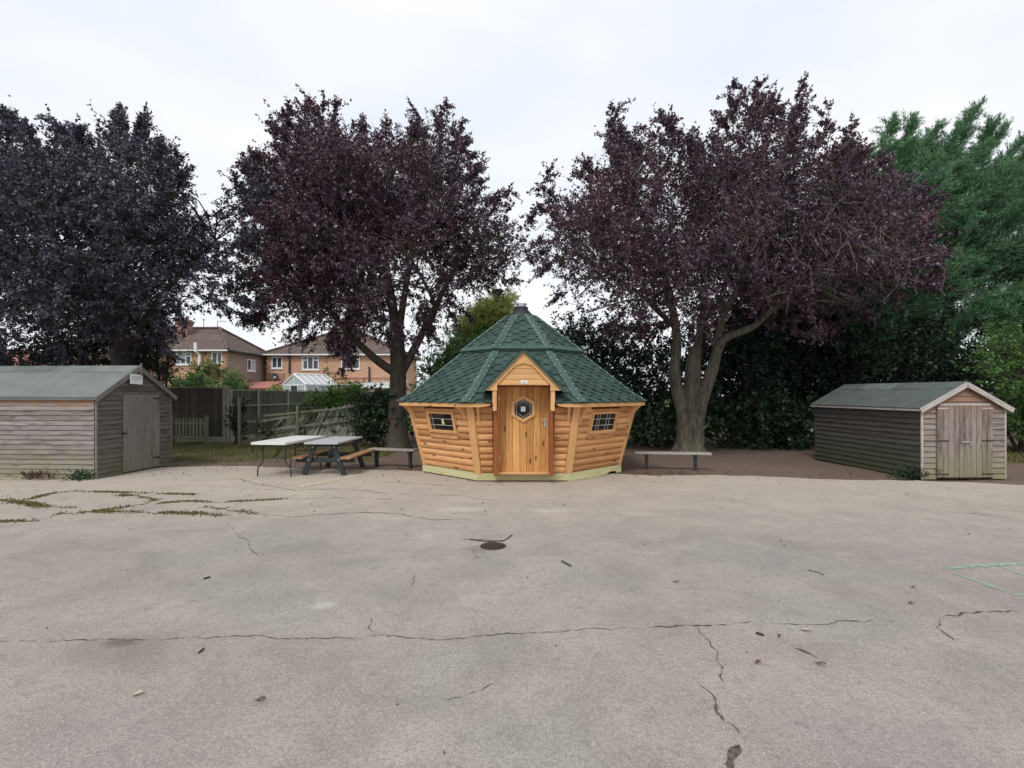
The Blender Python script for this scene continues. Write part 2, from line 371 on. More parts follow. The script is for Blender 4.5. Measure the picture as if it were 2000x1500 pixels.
# tarmac: old pale asphalt with exposed aggregate
def tarmac_mat():
    t = NT('old_tarmac'); pos = t.n('ShaderNodeNewGeometry').outputs['Position']
    big = t.noise(pos, .28, 5, .6, .6); med = t.noise(pos, 1.5, 6, .65, .5); sml = t.noise(pos, 9, 5, .7)
    agg = t.n('ShaderNodeTexVoronoi', {'Vector': pos, 'Scale': 85.0, 'Randomness': 1.0})
    grit = t.noise(pos, 130, 3, .75); grit2 = t.noise(pos, 38, 3, .7)
    c = t.mix(t.maprange(big, .35, .65), (.358, .312, .274), (.462, .412, .360))
    c = t.mix(t.maprange(med, .36, .68), t.mix(1.0, c, (.78, .785, .785), 'MULTIPLY'), t.mix(1.0, c, (1.14, 1.13, 1.10), 'MULTIPLY'))
    tint = t.noise(pos, .55, 3, .5, .3)
    c = t.mix(t.math('MULTIPLY', t.maprange(tint, .5, .62), .45), c, (.33, .335, .30))
    c = t.mix(t.math('MULTIPLY', t.maprange(tint, .48, .36), .4), c, (.385, .332, .322))
    c = t.mix(t.math('MULTIPLY', t.maprange(sml, .50, .66), .45), c, (.21, .19, .178))
    c = t.mix(t.math('MULTIPLY', t.maprange(grit, .46, .60), .62), c, (.15, .136, .128))
    c = t.mix(t.math('MULTIPLY', t.maprange(grit, .46, .34), .45), c, (.52, .48, .455))
    c = t.mix(t.math('MULTIPLY', t.maprange(grit2, .50, .64), .42), c, (.175, .16, .15))
    c = t.mix(t.math('MULTIPLY', t.maprange(grit2, .46, .32), .30), c, (.48, .445, .42))
    st = t.n('ShaderNodeSeparateColor', {0: agg.outputs['Color']}).outputs[0]
    c = t.mix(t.math('MULTIPLY', t.math('GREATER_THAN', st, .94), t.maprange(agg.outputs['Distance'], .5, .2)), c, (.50, .47, .44))
    # dusty, sandier strip along the far side; individual stains
    y = t.n('ShaderNodeSeparateXYZ', {0: pos})
    dust = t.maprange(t.math('ADD', y.outputs[1], t.math('MULTIPLY', med, 2.5)), 7.2, 12.0)
    c = t.mix(t.math('MULTIPLY', dust, .65), c, (.52, .45, .37))
    def spot(g, rx, ry, col, k, edge=1.0):
        nonlocal c
        d = t.n('ShaderNodeVectorMath', {0: t.n('ShaderNodeVectorMath', {0: pos, 1: (g.x, g.y, 0)}, operation='SUBTRACT').outputs[0], 1: (1 / rx, 1 / ry, 0)}, operation='MULTIPLY').outputs[0]
        l = t.n('ShaderNodeVectorMath', {0: d}, operation='LENGTH').outputs['Value']
        f = t.maprange(t.math('ADD', l, t.math('MULTIPLY', t.math('SUBTRACT', sml, .5), 1.6)), 1.0, .45)
        c = t.mix(t.math('MULTIPLY', f, k), c, col)
    spot(G(230, 1268), .42, .30, (.19, .145, .11), .32); spot(G(235, 1255), .16, .08, (.11, .09, .07), .6)
    spot(G(1080, 996), .45, .22, (.55, .50, .44), .4); spot(G(1250, 1004), .35, .16, (.52, .48, .42), .35); spot(G(900, 995), .4, .2, (.50, .46, .41), .5)
    spot(G(1275, 932), .6, .10, (.55, .48, .38), .7); spot(G(935, 1072), .22, .16, (.17, .15, .13), .5)
    spot(G(600, 962), .6, .35, (.52, .48, .38), .45); spot(G(630, 1182), .12, .1, (.50, .46, .42), .6)
    hgt = t.math('ADD', t.math('MULTIPLY', grit, .6), t.math('ADD', t.math('MULTIPLY', agg.outputs['Distance'], .3), t.math('MULTIPLY', grit2, .5)))
    return t.done(t.bsdf(c, .92, .22, hgt, .55, .008))
M['tarmac'] = tarmac_mat()
def dirt_mat():
    t = NT('bare_earth'); pos = t.n('ShaderNodeNewGeometry').outputs['Position']
    a = t.noise(pos, .6, 5, .6); b = t.noise(pos, 14, 6, .7)
    c = t.mix(a, (.155, .112, .085), (.23, .175, .14)); c = t.mix(t.math('MULTIPLY', t.maprange(b, .45, .7), .6), c, (.10, .072, .055))
    y = t.n('ShaderNodeSeparateXYZ', {0: pos}).outputs[1]
    c = t.mix(t.maprange(t.math('ADD', y, t.math('MULTIPLY', a, 3.0)), 24.0, 27.0), c, (.07, .10, .035))
    return t.done(t.bsdf(c, .95, .1, b, .6, .03))
M['dirt'] = dirt_mat()
def crack_mat(name, a, b):
    t = NT(name); pos = t.n('ShaderNodeNewGeometry').outputs['Position']
    return t.done(t.bsdf(t.mix(t.maprange(t.noise(pos, 30, 4, .7), .35, .65), a, b), .95, .1, t.noise(pos, 60, 3), .8, .01))
M['crack'] = crack_mat('dirt_filled_crack', (.055, .048, .038), (.17, .145, .115))
M['crackmoss'] = crack_mat('mossy_crack_fill', (.085, .078, .032), (.20, .17, .08))
def paint_mat(name, col, thr):
    t = NT(name); pos = t.n('ShaderNodeNewGeometry').outputs['Position']
    n1 = t.noise(pos, 16, 5, .75)
    p = t.bsdf(col, .85, .2)
    tr = t.n('ShaderNodeBsdfTransparent'); mxs = t.n('ShaderNodeMixShader', {0: t.maprange(n1, thr - .08, thr + .12)})
    t.t.links.new(tr.outputs[0], mxs.inputs[1]); t.t.links.new(p.outputs[0], mxs.inputs[2])
    return t.done(mxs)
M['greenpaint'] = paint_mat('worn_green_line', (.30, .50, .34), .47)
M['creampaint'] = paint_mat('worn_cream_line', (.66, .60, .42), .42)

# ------------------------------------------------------------------ ground
def axis(lo, hi, step, far):
    a = list(np.arange(lo, hi + 1e-6, step))
    return [-far] + [lo - 60, lo - 15] + a + [hi + 15, hi + 60] + [far]
xs, ys = axis(-18, 18, .3, 400), [-60, -20, 5, 8] + list(np.arange(9.5, 24, .3)) + [28, 40, 80, 400]
m = MB(); nx = len(xs)
for j, yy in enumerate(ys):
    for i, xx in enumerate(xs):
        inside = -18 <= xx <= 18 and 9.5 <= yy <= 24
        zz = -.035 + (rnd.uniform(-.008, .008) + .012 * math.sin(xx * 1.3 + yy) * math.sin(yy * .9) if inside else 0)
        m.v.append((xx, yy, zz))
m.f = [(j * nx + i, j * nx + i + 1, (j + 1) * nx + i + 1, (j + 1) * nx + i) for j in range(len(ys) - 1) for i in range(nx - 1)]
m.build('ground', M['dirt'], smooth=True, kind='structure')

edge_px = [(-700, 922), (0, 926), (330, 911), (420, 911), (560, 913), (700, 917), (830, 921), (1015, 922), (1212, 925), (1300, 928), (1500, 931), (1700, 937), (1850, 942), (2000, 946), (2600, 958)]
eg = [G(*p) for p in edge_px]; edge = []
for a, b in zip(eg, eg[1:]):
    k = max(2, int((b - a).length / .22))
    for i in range(k):
        q = a.lerp(b, i / k); edge.append(Vector((q.x + rnd.uniform(-.04, .04), q.y + rnd.uniform(-.07, .07) + .10 * math.sin(q.x * 1.7), 0)))
edge.append(eg[-1])
ring = [Vector((-40, edge[0].y, 0))] + edge + [Vector((40, edge[-1].y, 0)), Vector((40, -30, 0)), Vector((-40, -30, 0))]
tarmac = MB().prism(ring[::-1], [v - Vector((0, 0, .06)) for v in ring[::-1]]).build('playground_tarmac', M['tarmac'], kind='structure')

def ribbon(name, pts, w, mat, z=.004, step=.05, rough=.6, taper=True, wander=.02):
    pts = [Vector(p) for p in pts]; path = []
    for a, b in zip(pts, pts[1:]):
        k = max(2, int((b - a).length / step))
        path += [a.lerp(b, i / k) for i in range(k)]
    path.append(pts[-1]); n = len(path); vs = []; off = 0; wv = 0; ln = 0
    for i, p in enumerate(path):
        d = (path[min(i + 1, n - 1)] - path[max(i - 1, 0)]); s = Vector((-d.y, d.x, 0)).normalized()
        off = off * .8 + rnd.uniform(-wander, wander); wv = wv * .75 + rnd.uniform(-.5, .5) * rough; k = w * max(.08, 1 + wv + rnd.uniform(-rough, rough)) / 2
        if taper: k *= min(1, .15 + 5 * min(i, n - 1 - i) / n)
        vs += [p + s * (off + k * rnd.uniform(.5, 1)) + Vector((0, 0, z)), p + s * (off - k * rnd.uniform(.5, 1)) + Vector((0, 0, z))]
    m = MB(); m.add(vs, [(2 * i, 2 * i + 1, 2 * i + 3, 2 * i + 2) for i in range(n - 1)])
    o = m.build(name, mat, tarmac); return o, path
cracks = [
    ([(-60, 1254), (140, 1253), (265, 1249), (400, 1247), (700, 1244), (875, 1246), (1000, 1238), (1040, 1236), (1135, 1231), (1270, 1226)], .012),
    ([(1270, 1226), (1350, 1222), (1415, 1224), (1500, 1219)], .032), ([(1500, 1219), (1660, 1212), (1750, 1213)], .012),
    ([(1830, 1205), (1900, 1199), (2040, 1188)], .022), ([(1830, 1207), (1825, 1225), (1862, 1252)], .014),
    ([(1355, 1222), (1380, 1245), (1400, 1275), (1412, 1310), (1412, 1345)], .011),
    ([(1357, 1335), (1385, 1365), (1415, 1400), (1450, 1432)], .026), ([(1452, 1458), (1449, 1480), (1450, 1515)], .045),
    ([(1553, 1266), (1575, 1275), (1597, 1286)], .05), ([(722, 1207), (720, 1225), (718, 1240)], .010),
    ([(850, 1365), (925, 1355), (975, 1335)], .006),
    ([(555, 975), (700, 972), (790, 978)], .02), ([(495, 1003), (565, 1011), (625, 1005), (700, 1001), (790, 1004), (845, 1016), (925, 1014)], .026),
    ([(330, 940), (420, 938), (470, 936), (500, 945), (600, 962), (640, 963)], .022), ([(400, 948), (520, 957), (680, 955), (760, 965), (900, 968), (985, 982)], .02),
    ([(460, 946), (520, 930), (640, 926)], .018), ([(700, 938), (810, 945), (900, 950)], .018), ([(1020, 985), (1085, 996)], .018),
    ([(1170, 938), (1300, 942), (1320, 946)], .014), ([(1210, 945), (1245, 938)], .012), ([(900, 1054), (985, 1058)], .022), ([(940, 1090), (925, 1082), (930, 1072)], .010),
    ([(1700, 985), (1850, 1000), (2000, 1012)], .012), ([(440, 1015), (480, 1062), (520, 1100)], .008), ([(815, 1122), (805, 1145)], .007),
    ([(0, 952), (45, 950)], .015)]
for px, w in cracks: ribbon('crack', [G(*p) for p in px], w * .75, M['crack'], step=.035, rough=.85, wander=.02)
mosses = [
    ([(60, 975), (100, 964), (140, 959), (165, 960), (310, 964), (380, 966)], .05), ([(235, 967), (280, 971), (305, 977), (280, 986), (240, 991), (200, 997), (165, 1001), (115, 1006)], .075),
    ([(200, 1000), (300, 1001), (380, 1003), (450, 1009)], .07), ([(305, 984), (360, 979), (425, 981), (555, 975)], .05), ([(400, 991), (440, 995), (495, 1003)], .06),
    ([(-30, 974), (0, 976), (45, 982), (90, 991)], .08), ([(-30, 1020), (45, 1018), (85, 1016)], .06), ([(105, 990), (145, 992)], .06), ([(125, 1001), (110, 1006)], .05)]
tuft = []
for px, w in mosses:
    o, path = ribbon('moss_strip', [G(*p) for p in px], w * .6, M['crackmoss'], rough=.95, wander=.035)
    for p in path:
        dn = max(0, math.sin(p.x * 5.1 + p.y * 3.3) + math.sin(p.x * 13 - p.y * 9) * .6 + 1.15)
        for _ in range(int(230 * w * dn)):
            tuft.append((p.x + rnd.gauss(0, w * .7), p.y + rnd.gauss(0, w * .8)))
def blades(pts, hmin, hmax, w, z=0.0):
    n = len(pts); p = np.array(pts); V = np.zeros((n, 4, 3)); a = rng.uniform(0, 6.28, n); h = rng.uniform(hmin, hmax, n)
    dx, dy = np.cos(a) * w, np.sin(a) * w; lx, ly = rng.normal(0, .5, n) * h, rng.normal(0, .5, n) * h
    V[:, 0] = np.c_[p[:, 0] - dx, p[:, 1] - dy, np.full(n, z)]; V[:, 1] = np.c_[p[:, 0] + dx, p[:, 1] + dy, np.full(n, z)]
    V[:, 2] = np.c_[p[:, 0] + dx * .3 + lx, p[:, 1] + dy * .3 + ly, z + h]; V[:, 3] = np.c_[p[:, 0] - dx * .3 + lx, p[:, 1] - dy * .3 + ly, z + h]
    return V.reshape(-1, 3)
link('moss_tufts', quads('moss_tufts', blades(tuft, .006, .022, .012, .003)), M['moss'], tarmac, kind='stuff')
for px, w in [([(1838, 1113), (1900, 1107), (2030, 1101)], .08), ([(1945, 1104), (2040, 1138)], .05), ([(1850, 1116), (1985, 1163), (2040, 1160)], .05)]:
    ribbon('painted_line', [G(*p) for p in px], w, M['greenpaint'], z=.006, rough=.12, wander=.004)
ribbon('painted_line', [G(560, 956), G(640, 940), G(722, 925)], .16, M['creampaint'], z=.006, rough=.15, wander=.006)

# grass verge by the fence
gp = []
while len(gp) < 26000:
    x, y = rnd.uniform(-12.5, -3.6), rnd.gauss(16.3, 1.3)
    if 13.7 < y < 19.3 and rnd.random() < .25 + .75 * (math.sin(x * 2.1 + y) * math.sin(y * 2.7 - x * .7) > -.1): gp.append((x, y))
tag(link('grass', quads('grass', blades(gp, .03, .10, .010, -.04)), M['grass'], kind='stuff'), 'short patchy dry grass between the grey shed and the broken fence', 'grass')
gp = [(rnd.uniform(9.6, 16), rnd.uniform(13.6, 17)) for _ in range(9000)]
tag(link('grass', quads('grass', blades(gp, .05, .16, .012, -.04)), M['grass'], kind='stuff'), 'grass at the foot of the green bushes beside the right-hand shed', 'grass')

# ------------------------------------------------------------------ foliage
def in_poly(x, y, poly):
    c = False; j = len(poly) - 1
    for i in range(len(poly)):
        xi, yi = poly[i]; xj, yj = poly[j]
        if (yi > y) != (yj > y) and x < (xj - xi) * (y - yi) / (yj - yi) + xi: c = not c
        j = i
    return c
def edge_d(x, y, poly):
    best = 1e9
    for (x0, y0), (x1, y1) in zip(poly, poly[1:] + poly[:1]):
        dx, dy = x1 - x0, y1 - y0; t = max(0, min(1, ((x - x0) * dx + (y - y0) * dy) / (dx * dx + dy * dy + 1e-9)))
        best = min(best, math.hypot(x - x0 - t * dx, y - y0 - t * dy))
    return best
def clumps_from(poly, Y, depth, n, rmin, rmax, seed, inset=0.0, holes=0):
    """clumps of twigs filling a crown outline: centre (world) and radius (metres)"""
    q = random.Random(seed); x0, x1 = min(p[0] for p in poly), max(p[0] for p in poly); y0, y1 = min(p[1] for p in poly), max(p[1] for p in poly)
    hl = []
    while len(hl) < holes:
        x, y = q.uniform(x0, x1), q.uniform(y0 + .15 * (y1 - y0), y1)
        if in_poly(x, y, poly): hl.append((x, y, q.uniform(18, 40)))
    res = []; tries = 0; dmax = .35 * min(x1 - x0, y1 - y0)
    while len(res) < n and tries < n * 60:
        tries += 1
        x, y = q.uniform(x0, x1), q.uniform(y0, y1)
        if not in_poly(x, y, poly) or any(math.hypot(x - a, y - b) < c for a, b, c in hl): continue
        d = edge_d(x, y, poly)
        if d < rmin * .75 + inset: continue
        r = min(rmax, max(rmin * .8, (d - inset) * q.uniform(.6, 1.0)), max([12] + [math.hypot(x - a, y - b) - c * .5 for a, b, c in hl]) if hl else 999)
        dz = depth * math.sqrt(max(0, 1 - (1 - min(1, d / dmax)) ** 2)) * q.uniform(-1, 1)
        yy = Y + dz; res.append((P(x, y, yy), r * yy / F))
    return res
def shoots_for(cl, dens, up=.45, outw=.7, wind=(0, 0, 0), seed=1, shell=2.4):
    g = np.random.default_rng(seed); Ps, Ds = [], []
    for c, r in cl:
        n = max(4, int(dens * r * r))
        d = nrmz(g.normal(0, 1, (n, 3))); rad = g.random(n) ** (1 / shell)
        Ps.append(np.array(c) + d * (r * rad)[:, None] * np.array([1, 1, .85]))
        Ds.append(nrmz(d * outw + np.array([0, 0, up]) + np.array(wind) + g.normal(0, .45, (n, 3))))
    return np.concatenate(Ps), np.concatenate(Ds)
def leaf_quads(Pp, D, L, k, ll, lw, spread=.8, droop=.25, bend=.25, seed=1, flat=.7):
    g = np.random.default_rng(seed); m_ = len(Pp)
    t = g.uniform(.08, 1.0, (m_, k, 1)); B = g.normal(0, bend, (m_, 1, 3)); B[..., 2] -= bend * .5
    pos = Pp[:, None] + (D[:, None] * t + B * t * t) * L[:, None, None] + g.normal(0, ll * .25, (m_, k, 3))
    d = D[:, None] * .8 + g.normal(0, spread, (m_, k, 3)); d[..., 2] -= droop; d = nrmz(d)
    nr = g.normal(0, 1, (m_, k, 3)); nr[..., 2] += flat
    s = nrmz(np.cross(d, nr)); nn = np.cross(s, d)
    ln = ll * g.uniform(.5, 1.4, (m_, k, 1)); w = lw * g.uniform(.55, 1.35, (m_, k, 1))
    V = np.stack([pos, pos + d * ln * .45 + s * w * .5 + nn * w * .12, pos + d * ln, pos + d * ln * .45 - s * w * .5 + nn * w * .12], 2)
    return V.reshape(-1, 3)
def twig_quads(Pp, D, L, w, back=.5, seed=1):
    g = np.random.default_rng(seed); s = nrmz(np.cross(D, g.normal(0, 1, D.shape))) * w
    a, b = Pp - D * L[:, None] * back, Pp + D * L[:, None] * .85
    return np.stack([a - s, a + s, b + s * .3, b - s * .3], 1).reshape(-1, 3)
def near_on(paths, c):
    best = None
    for pts, rad in paths:
        for i in range(len(pts)):
            if pts[i].z < c.z + .3:
                d = (pts[i] - c).length
                if best is None or d < best[0]: best = (d, pts[i], rad[i])
    return best
def smooth_path(pts, k=5):
    pts = [Vector(p) for p in pts]; q = [pts[0]] + pts + [pts[-1]]; res = []
    for i in range(1, len(q) - 2):
        for j in range(k):
            t = j / k; p0, p1, p2, p3 = q[i - 1:i + 3]
            res.append(.5 * ((2 * p1) + (p2 - p0) * t + (2 * p0 - 5 * p1 + 4 * p2 - p3) * t * t + (3 * p1 - p0 - 3 * p2 + p3) * t ** 3))
    res.append(pts[-1]); return res
def lin(a, b, n): return [a + (b - a) * i / (n - 1) for i in range(n)]

def tree(name, label, cat, limbs, poly, Y, depth, nclump, leaf, dens, k, ll, lw, seed, group=None, rpx=(24, 70), L=(.5, 1.0), up=.45, wind=(0, 0, 0),
         spread=.8, droop=.25, barkm='bark', spikes=(), extra=(), outw=.7, sides=14, twigw=.007, bend=.25, flute=.06, inset=0.0, shell=2.4, flat=.8, rag=0, holes=0, boughs=0, spden=.07):
    base = Vector(limbs[0][0][0]); root = empty(name, (base.x, base.y, 0), label, cat, group); off = Vector((base.x, base.y, 0))
    paths = []; mb = MB()
    for i, (pts, r0, r1) in enumerate(limbs):
        sp = smooth_path(pts, 6); rad = [r0 + (r1 - r0) * (j / (len(sp) - 1)) ** .8 for j in range(len(sp))]
        if i == 0: rad = [r * (1 + .55 * math.exp(-j / 2.0)) for j, r in enumerate(rad)]
        paths.append((sp, rad)); mb.tube([p - off for p in sp], rad, sides if i == 0 else 10, flute if i == 0 else .04, seed + i)
    mb.build('trunk', M[barkm], root, smooth=True)
    cl = clumps_from(poly, Y, depth, nclump, rpx[0], rpx[1], seed, inset, holes) + list(extra)
    br = MB(); q = random.Random(seed)
    for c, r in cl:
        nb = near_on(paths, c)
        if nb is None: continue
        if nb[0] > 2.2 and c.z - nb[1].z < .45 * nb[0]: continue      # no long level boughs
        a = nb[1]; mid = a.lerp(c, .5) + Vector((q.uniform(-.3, .3), q.uniform(-.3, .3), q.uniform(-.1, .5)))
        r0 = min(nb[2] * .6, .02 + .012 * (c - a).length)
        br.tube([p - off for p in smooth_path([a, mid, c], 4)], lin(r0, .012, 9), 5, cap=False)
        for _ in range(4):
            d = Vector((q.gauss(0, 1), q.gauss(0, 1), q.gauss(.3, .8))).normalized() * r * .9
            br.tube([p - off for p in smooth_path([mid.lerp(c, q.random()), c + d * .4, c + d], 3)], lin(.012, .005, 7), 4, cap=False)
    br.build('branches', M[barkm], root, smooth=True, kind='stuff')
    Pp, D = shoots_for(cl, dens, up, outw, wind, seed, shell)
    spikes = [tuple(p) + (Y,) for p in spikes]
    if rag:                                           # ragged outer sprays all round the outline
        q2 = random.Random(seed + 3); cxp = sum(p[0] for p in poly) / len(poly); cyp = sum(p[1] for p in poly) / len(poly)
        for _ in range(rag):
            i = q2.randrange(len(poly)); f = q2.random(); (xa, ya), (xb, yb) = poly[i], poly[(i + 1) % len(poly)]
            x, y = xa + (xb - xa) * f, ya + (yb - ya) * f; ox, oy = x - cxp, y - cyp; l = math.hypot(ox, oy); ox, oy = ox / l, oy / l
            ox, oy = ox * .8 + q2.gauss(0, .35), oy * .8 - (.35 if y < cyp else -.1) + q2.gauss(0, .25); ln = q2.uniform(4, 26) if y < cyp else q2.uniform(4, 24)
            spikes.append((x - ox * 22, y - oy * 22, x + ox * ln, y + oy * ln, q2.uniform(9, 19), Y + q2.uniform(-depth, depth) * .6))
    if boughs:                                        # long wind-swept boughs
        q2 = random.Random(seed + 4); n_ = 0
        while n_ < boughs:
            x, y = q2.uniform(min(p[0] for p in poly), max(p[0] for p in poly)), q2.uniform(min(p[1] for p in poly), max(p[1] for p in poly))
            if not in_poly(x, y, poly): continue
            n_ += 1; ln = q2.uniform(60, 130); an = R(q2.gauss(30, 11)); dx, dy = math.cos(an) * ln, -math.sin(an) * ln
            spikes.append((x - dx * .6, y - dy * .6, x + dx * .4, y + dy * .4, q2.uniform(12, 24), Y - depth * q2.uniform(-.6, 1.1)))
    if spikes:
        ex, ed = [], []
        g = np.random.default_rng(seed + 5)
        for x0, y0, x1, y1, wpx, Ys in spikes:
            a, b = P(x0 - .4 * (x1 - x0), y0 - .4 * (y1 - y0), Ys), P(x1, y1, Ys); n = int((b - a).length / spden) + 3
            t = g.random(n); wid = wpx * Y / F * (1.15 - t * .9)
            pp = np.array(a)[None] + np.array(b - a)[None] * t[:, None] + g.normal(0, 1, (n, 3)) * (wid * .4)[:, None]
            ex.append(pp); ed.append(nrmz(np.array((b - a).normalized())[None] * .9 + g.normal(0, .4, (n, 3))))
        exl = np.concatenate(ex); Pp = np.concatenate([Pp, exl]); D = np.concatenate([D] + ed)
    g = np.random.default_rng(seed + 9); Ls = g.uniform(L[0], L[1], len(Pp))
    if spikes: Ls[-len(exl):] *= .5
    o = np.array(off)
    link('crown', quads('crown', leaf_quads(Pp - o, D, Ls, k, ll, lw, spread, droop, bend, seed, flat)), M[leaf], root, kind='stuff')
    link('twigs', quads('twigs', twig_quads(Pp - o, D, Ls, twigw, seed=seed)), M[barkm], root, kind='stuff')
    return root, off

PG = 'purple-leaved plum trees along the back of the playground'
# left plum
b1 = Vector((-11.6, 16.0, -.05))
t1poly = [(-170, 330), (-80, 245), (30, 240), (50, 280), (95, 262), (150, 275), (185, 255), (230, 240), (275, 255), (300, 290), (345, 325), (360, 360), (400, 395), (450, 375), (500, 362), (545, 420), (545, 540), (500, 590), (420, 570), (380, 590), (330, 630), (300, 690), (200, 715), (100, 712), (0, 700), (-170, 720)]
tree('plum_tree', 'blackish purple plum tree rising behind the grey shed with the notice', 'tree',
     [([b1, P(240, 770, 16), P(236, 690, 16), P(245, 610, 16)], .33, .22), ([P(240, 690, 16), P(170, 560, 15.6), P(90, 430, 15.2)], .17, .05), ([P(240, 690, 16), P(330, 560, 16.2), P(420, 470, 16.2)], .15, .04), ([P(245, 610, 16), P(230, 450, 16), P(235, 320, 16)], .2, .04), ([P(230, 650, 16), P(200, 520, 15), P(120, 540, 14)], .1, .03)],
     t1poly, 16, 3.6, 155, 'plumleaf_blue', 52, 34, .093, .057, 21, PG, inset=4, shell=3.6, L=(.3, .9), rpx=(16, 66), rag=46, holes=4, flat=1.5, barkm='barkdark', spikes=[(430, 500, 548, 450, 34), (440, 540, 545, 520, 34), (440, 560, 520, 575, 30), (400, 585, 470, 615, 24), (430, 430, 540, 395, 30), (230, 290, 232, 215, 25), (150, 300, 95, 230, 14), (260, 300, 285, 232, 14), (0, 280, 20, 225, 30), (330, 350, 345, 300, 12), (180, 300, 150, 250, 16), (470, 390, 455, 340, 14), (30, 260, 45, 250, 14)])
# middle plum
b2 = Vector((-3.62, 17.0, -.05))
t2poly = [(497, 330), (540, 290), (550, 235), (590, 215), (655, 218), (685, 255), (740, 258), (790, 250), (850, 240), (895, 255), (903, 320), (930, 355), (960, 395), (1000, 425), (1045, 455), (1050, 500), (1012, 530), (975, 558), (930, 578), (885, 612), (840, 640), (800, 655), (745, 650), (700, 690), (650, 670), (600, 645), (560, 640), (490, 625), (480, 560), (470, 500), (490, 420), (498, 370)]
tree('plum_tree', 'purple plum tree beside the left of the wooden cabin, in front of the brick houses', 'tree',
     [([b2, P(776, 800, 17), P(778, 720, 17), P(775, 650, 17)], .32, .22), ([P(776, 730, 17), P(720, 690, 16.7), P(640, 600, 16.4), P(580, 470, 16.2)], .17, .04), ([P(778, 740, 17), P(830, 640, 17.2), P(880, 540, 17.4), P(930, 460, 17.4)], .16, .04), ([P(775, 650, 17), P(750, 500, 17), P(720, 330, 17)], .2, .04), ([P(776, 670, 17), P(800, 520, 16.4), P(840, 350, 16.2)], .14, .04), ([P(830, 640, 17.2), P(850, 600, 16), P(800, 500, 15)], .09, .03)],
     t2poly, 17, 3.8, 170, 'plumleaf', 52, 34, .090, .055, 33, PG, inset=4, shell=3.6, L=(.3, .9), rpx=(16, 64), rag=60, holes=5, flat=1.5, barkm='barkshade', spikes=[(560, 260, 568, 205, 22), (620, 250, 635, 198, 18), (650, 260, 660, 205, 16), (740, 280, 758, 232, 14), (860, 250, 872, 205, 10), (800, 270, 815, 238, 16), (890, 280, 900, 245, 20), (500, 340, 492, 305, 14), (1020, 450, 1040, 420, 14), (690, 690, 670, 720, 18), (520, 600, 505, 625, 20), (590, 260, 600, 205, 20)])
# right plum
b3 = P(1348, 884, 16.0); b3.z = -.06
t3poly = [(1068, 480), (1062, 400), (1105, 380), (1140, 345), (1190, 310), (1250, 275), (1310, 250), (1360, 285), (1420, 250), (1435, 195), (1480, 200), (1545, 230), (1580, 285), (1612, 260), (1640, 275), (1665, 310), (1690, 305), (1720, 340), (1790, 350), (1812, 400), (1800, 460), (1822, 500), (1822, 555), (1780, 580), (1730, 590), (1650, 630), (1560, 640), (1500, 620), (1440, 600), (1400, 640), (1345, 660), (1290, 640), (1210, 640), (1130, 625), (1078, 570)]
r3, o3 = tree('plum_tree', 'widest purple plum tree with pale gnarled trunk behind the right-hand bench', 'tree',
     [([b3, P(1349, 830, 16), P(1351, 780, 16), P(1354, 730, 16), P(1360, 680, 16.1)], .39, .19), ([P(1340, 872, 16), P(1336, 810, 16), P(1318, 735, 16.1), P(1320, 640, 16.2), P(1280, 480, 16.2), P(1220, 360, 16)], .30, .04), ([P(1357, 872, 15.9), P(1364, 805, 15.85), P(1390, 725, 15.7), P(1412, 665, 15.5), P(1480, 632, 15.2), P(1540, 560, 14.8)], .29, .05), ([P(1398, 700, 15.7), P(1412, 620, 15.6), P(1450, 545, 15.4), P(1500, 400, 15.3), P(1540, 290, 15.3)], .15, .04), ([P(1350, 760, 16), P(1362, 680, 16.2), P(1380, 560, 16.2), P(1400, 350, 16.2)], .19, .04), ([P(1480, 632, 15.2), P(1600, 540, 15), P(1740, 480, 15)], .08, .03), ([P(1320, 640, 16.2), P(1230, 560, 16), P(1130, 500, 15.8)], .10, .03)],
     t3poly, 15.8, 3.6, 205, 'plumleaf', 52, 34, .086, .053, 45, PG, inset=4, shell=3.6, L=(.3, .9), rpx=(15, 62), rag=80, holes=5, flat=1.5, sides=30, flute=.15, spikes=[(1195, 320, 1192, 215, 12), (1190, 270, 1212, 205, 16), (1200, 300, 1225, 250, 14), (1310, 270, 1315, 230, 18), (1430, 230, 1432, 165, 14), (1470, 230, 1485, 170, 18), (1540, 260, 1576, 155, 12), (1555, 270, 1580, 190, 16), (1612, 300, 1612, 210, 26), (1650, 320, 1662, 250, 20), (1070, 390, 1072, 335, 14), (1085, 390, 1055, 365, 12), (1140, 350, 1145, 315, 14), (1500, 230, 1508, 190, 16)])
# dead twigs hanging in the right and middle crowns
def dead_twigs(parent, off, spots, seed, Y0):
    q = random.Random(seed); mb = MB()
    for px, py, n in spots:
        for _ in range(n):
            p = P(px + q.uniform(-45, 45), py + q.uniform(-40, 40), Y0 + q.uniform(-.6, .3)); d = Vector((q.gauss(.3, .8), q.gauss(-.5, .4), q.gauss(-.4, .7))).normalized()
            pts = [p]
            for s in range(q.randint(5, 9)):
                d = (d + Vector((q.gauss(0, .35), q.gauss(0, .2), q.gauss(-.12, .3)))).normalized(); pts.append(pts[-1] + d * q.uniform(.08, .17))
            mb.tube([v - off for v in pts], lin(q.uniform(.004, .009), .002, len(pts)), 4, cap=False)
    mb.build('dead_twigs', M['twig'], parent, smooth=True, kind='stuff')
dead_twigs(r3, o3, [(1440, 410, 9), (1480, 400, 6), (1610, 430, 7), (1640, 490, 10), (1690, 480, 7), (1740, 470, 7), (1780, 500, 7), (1380, 480, 4), (1350, 530, 7), (1660, 420, 6), (1560, 470, 4), (1230, 560, 4)], 3, 12.7)

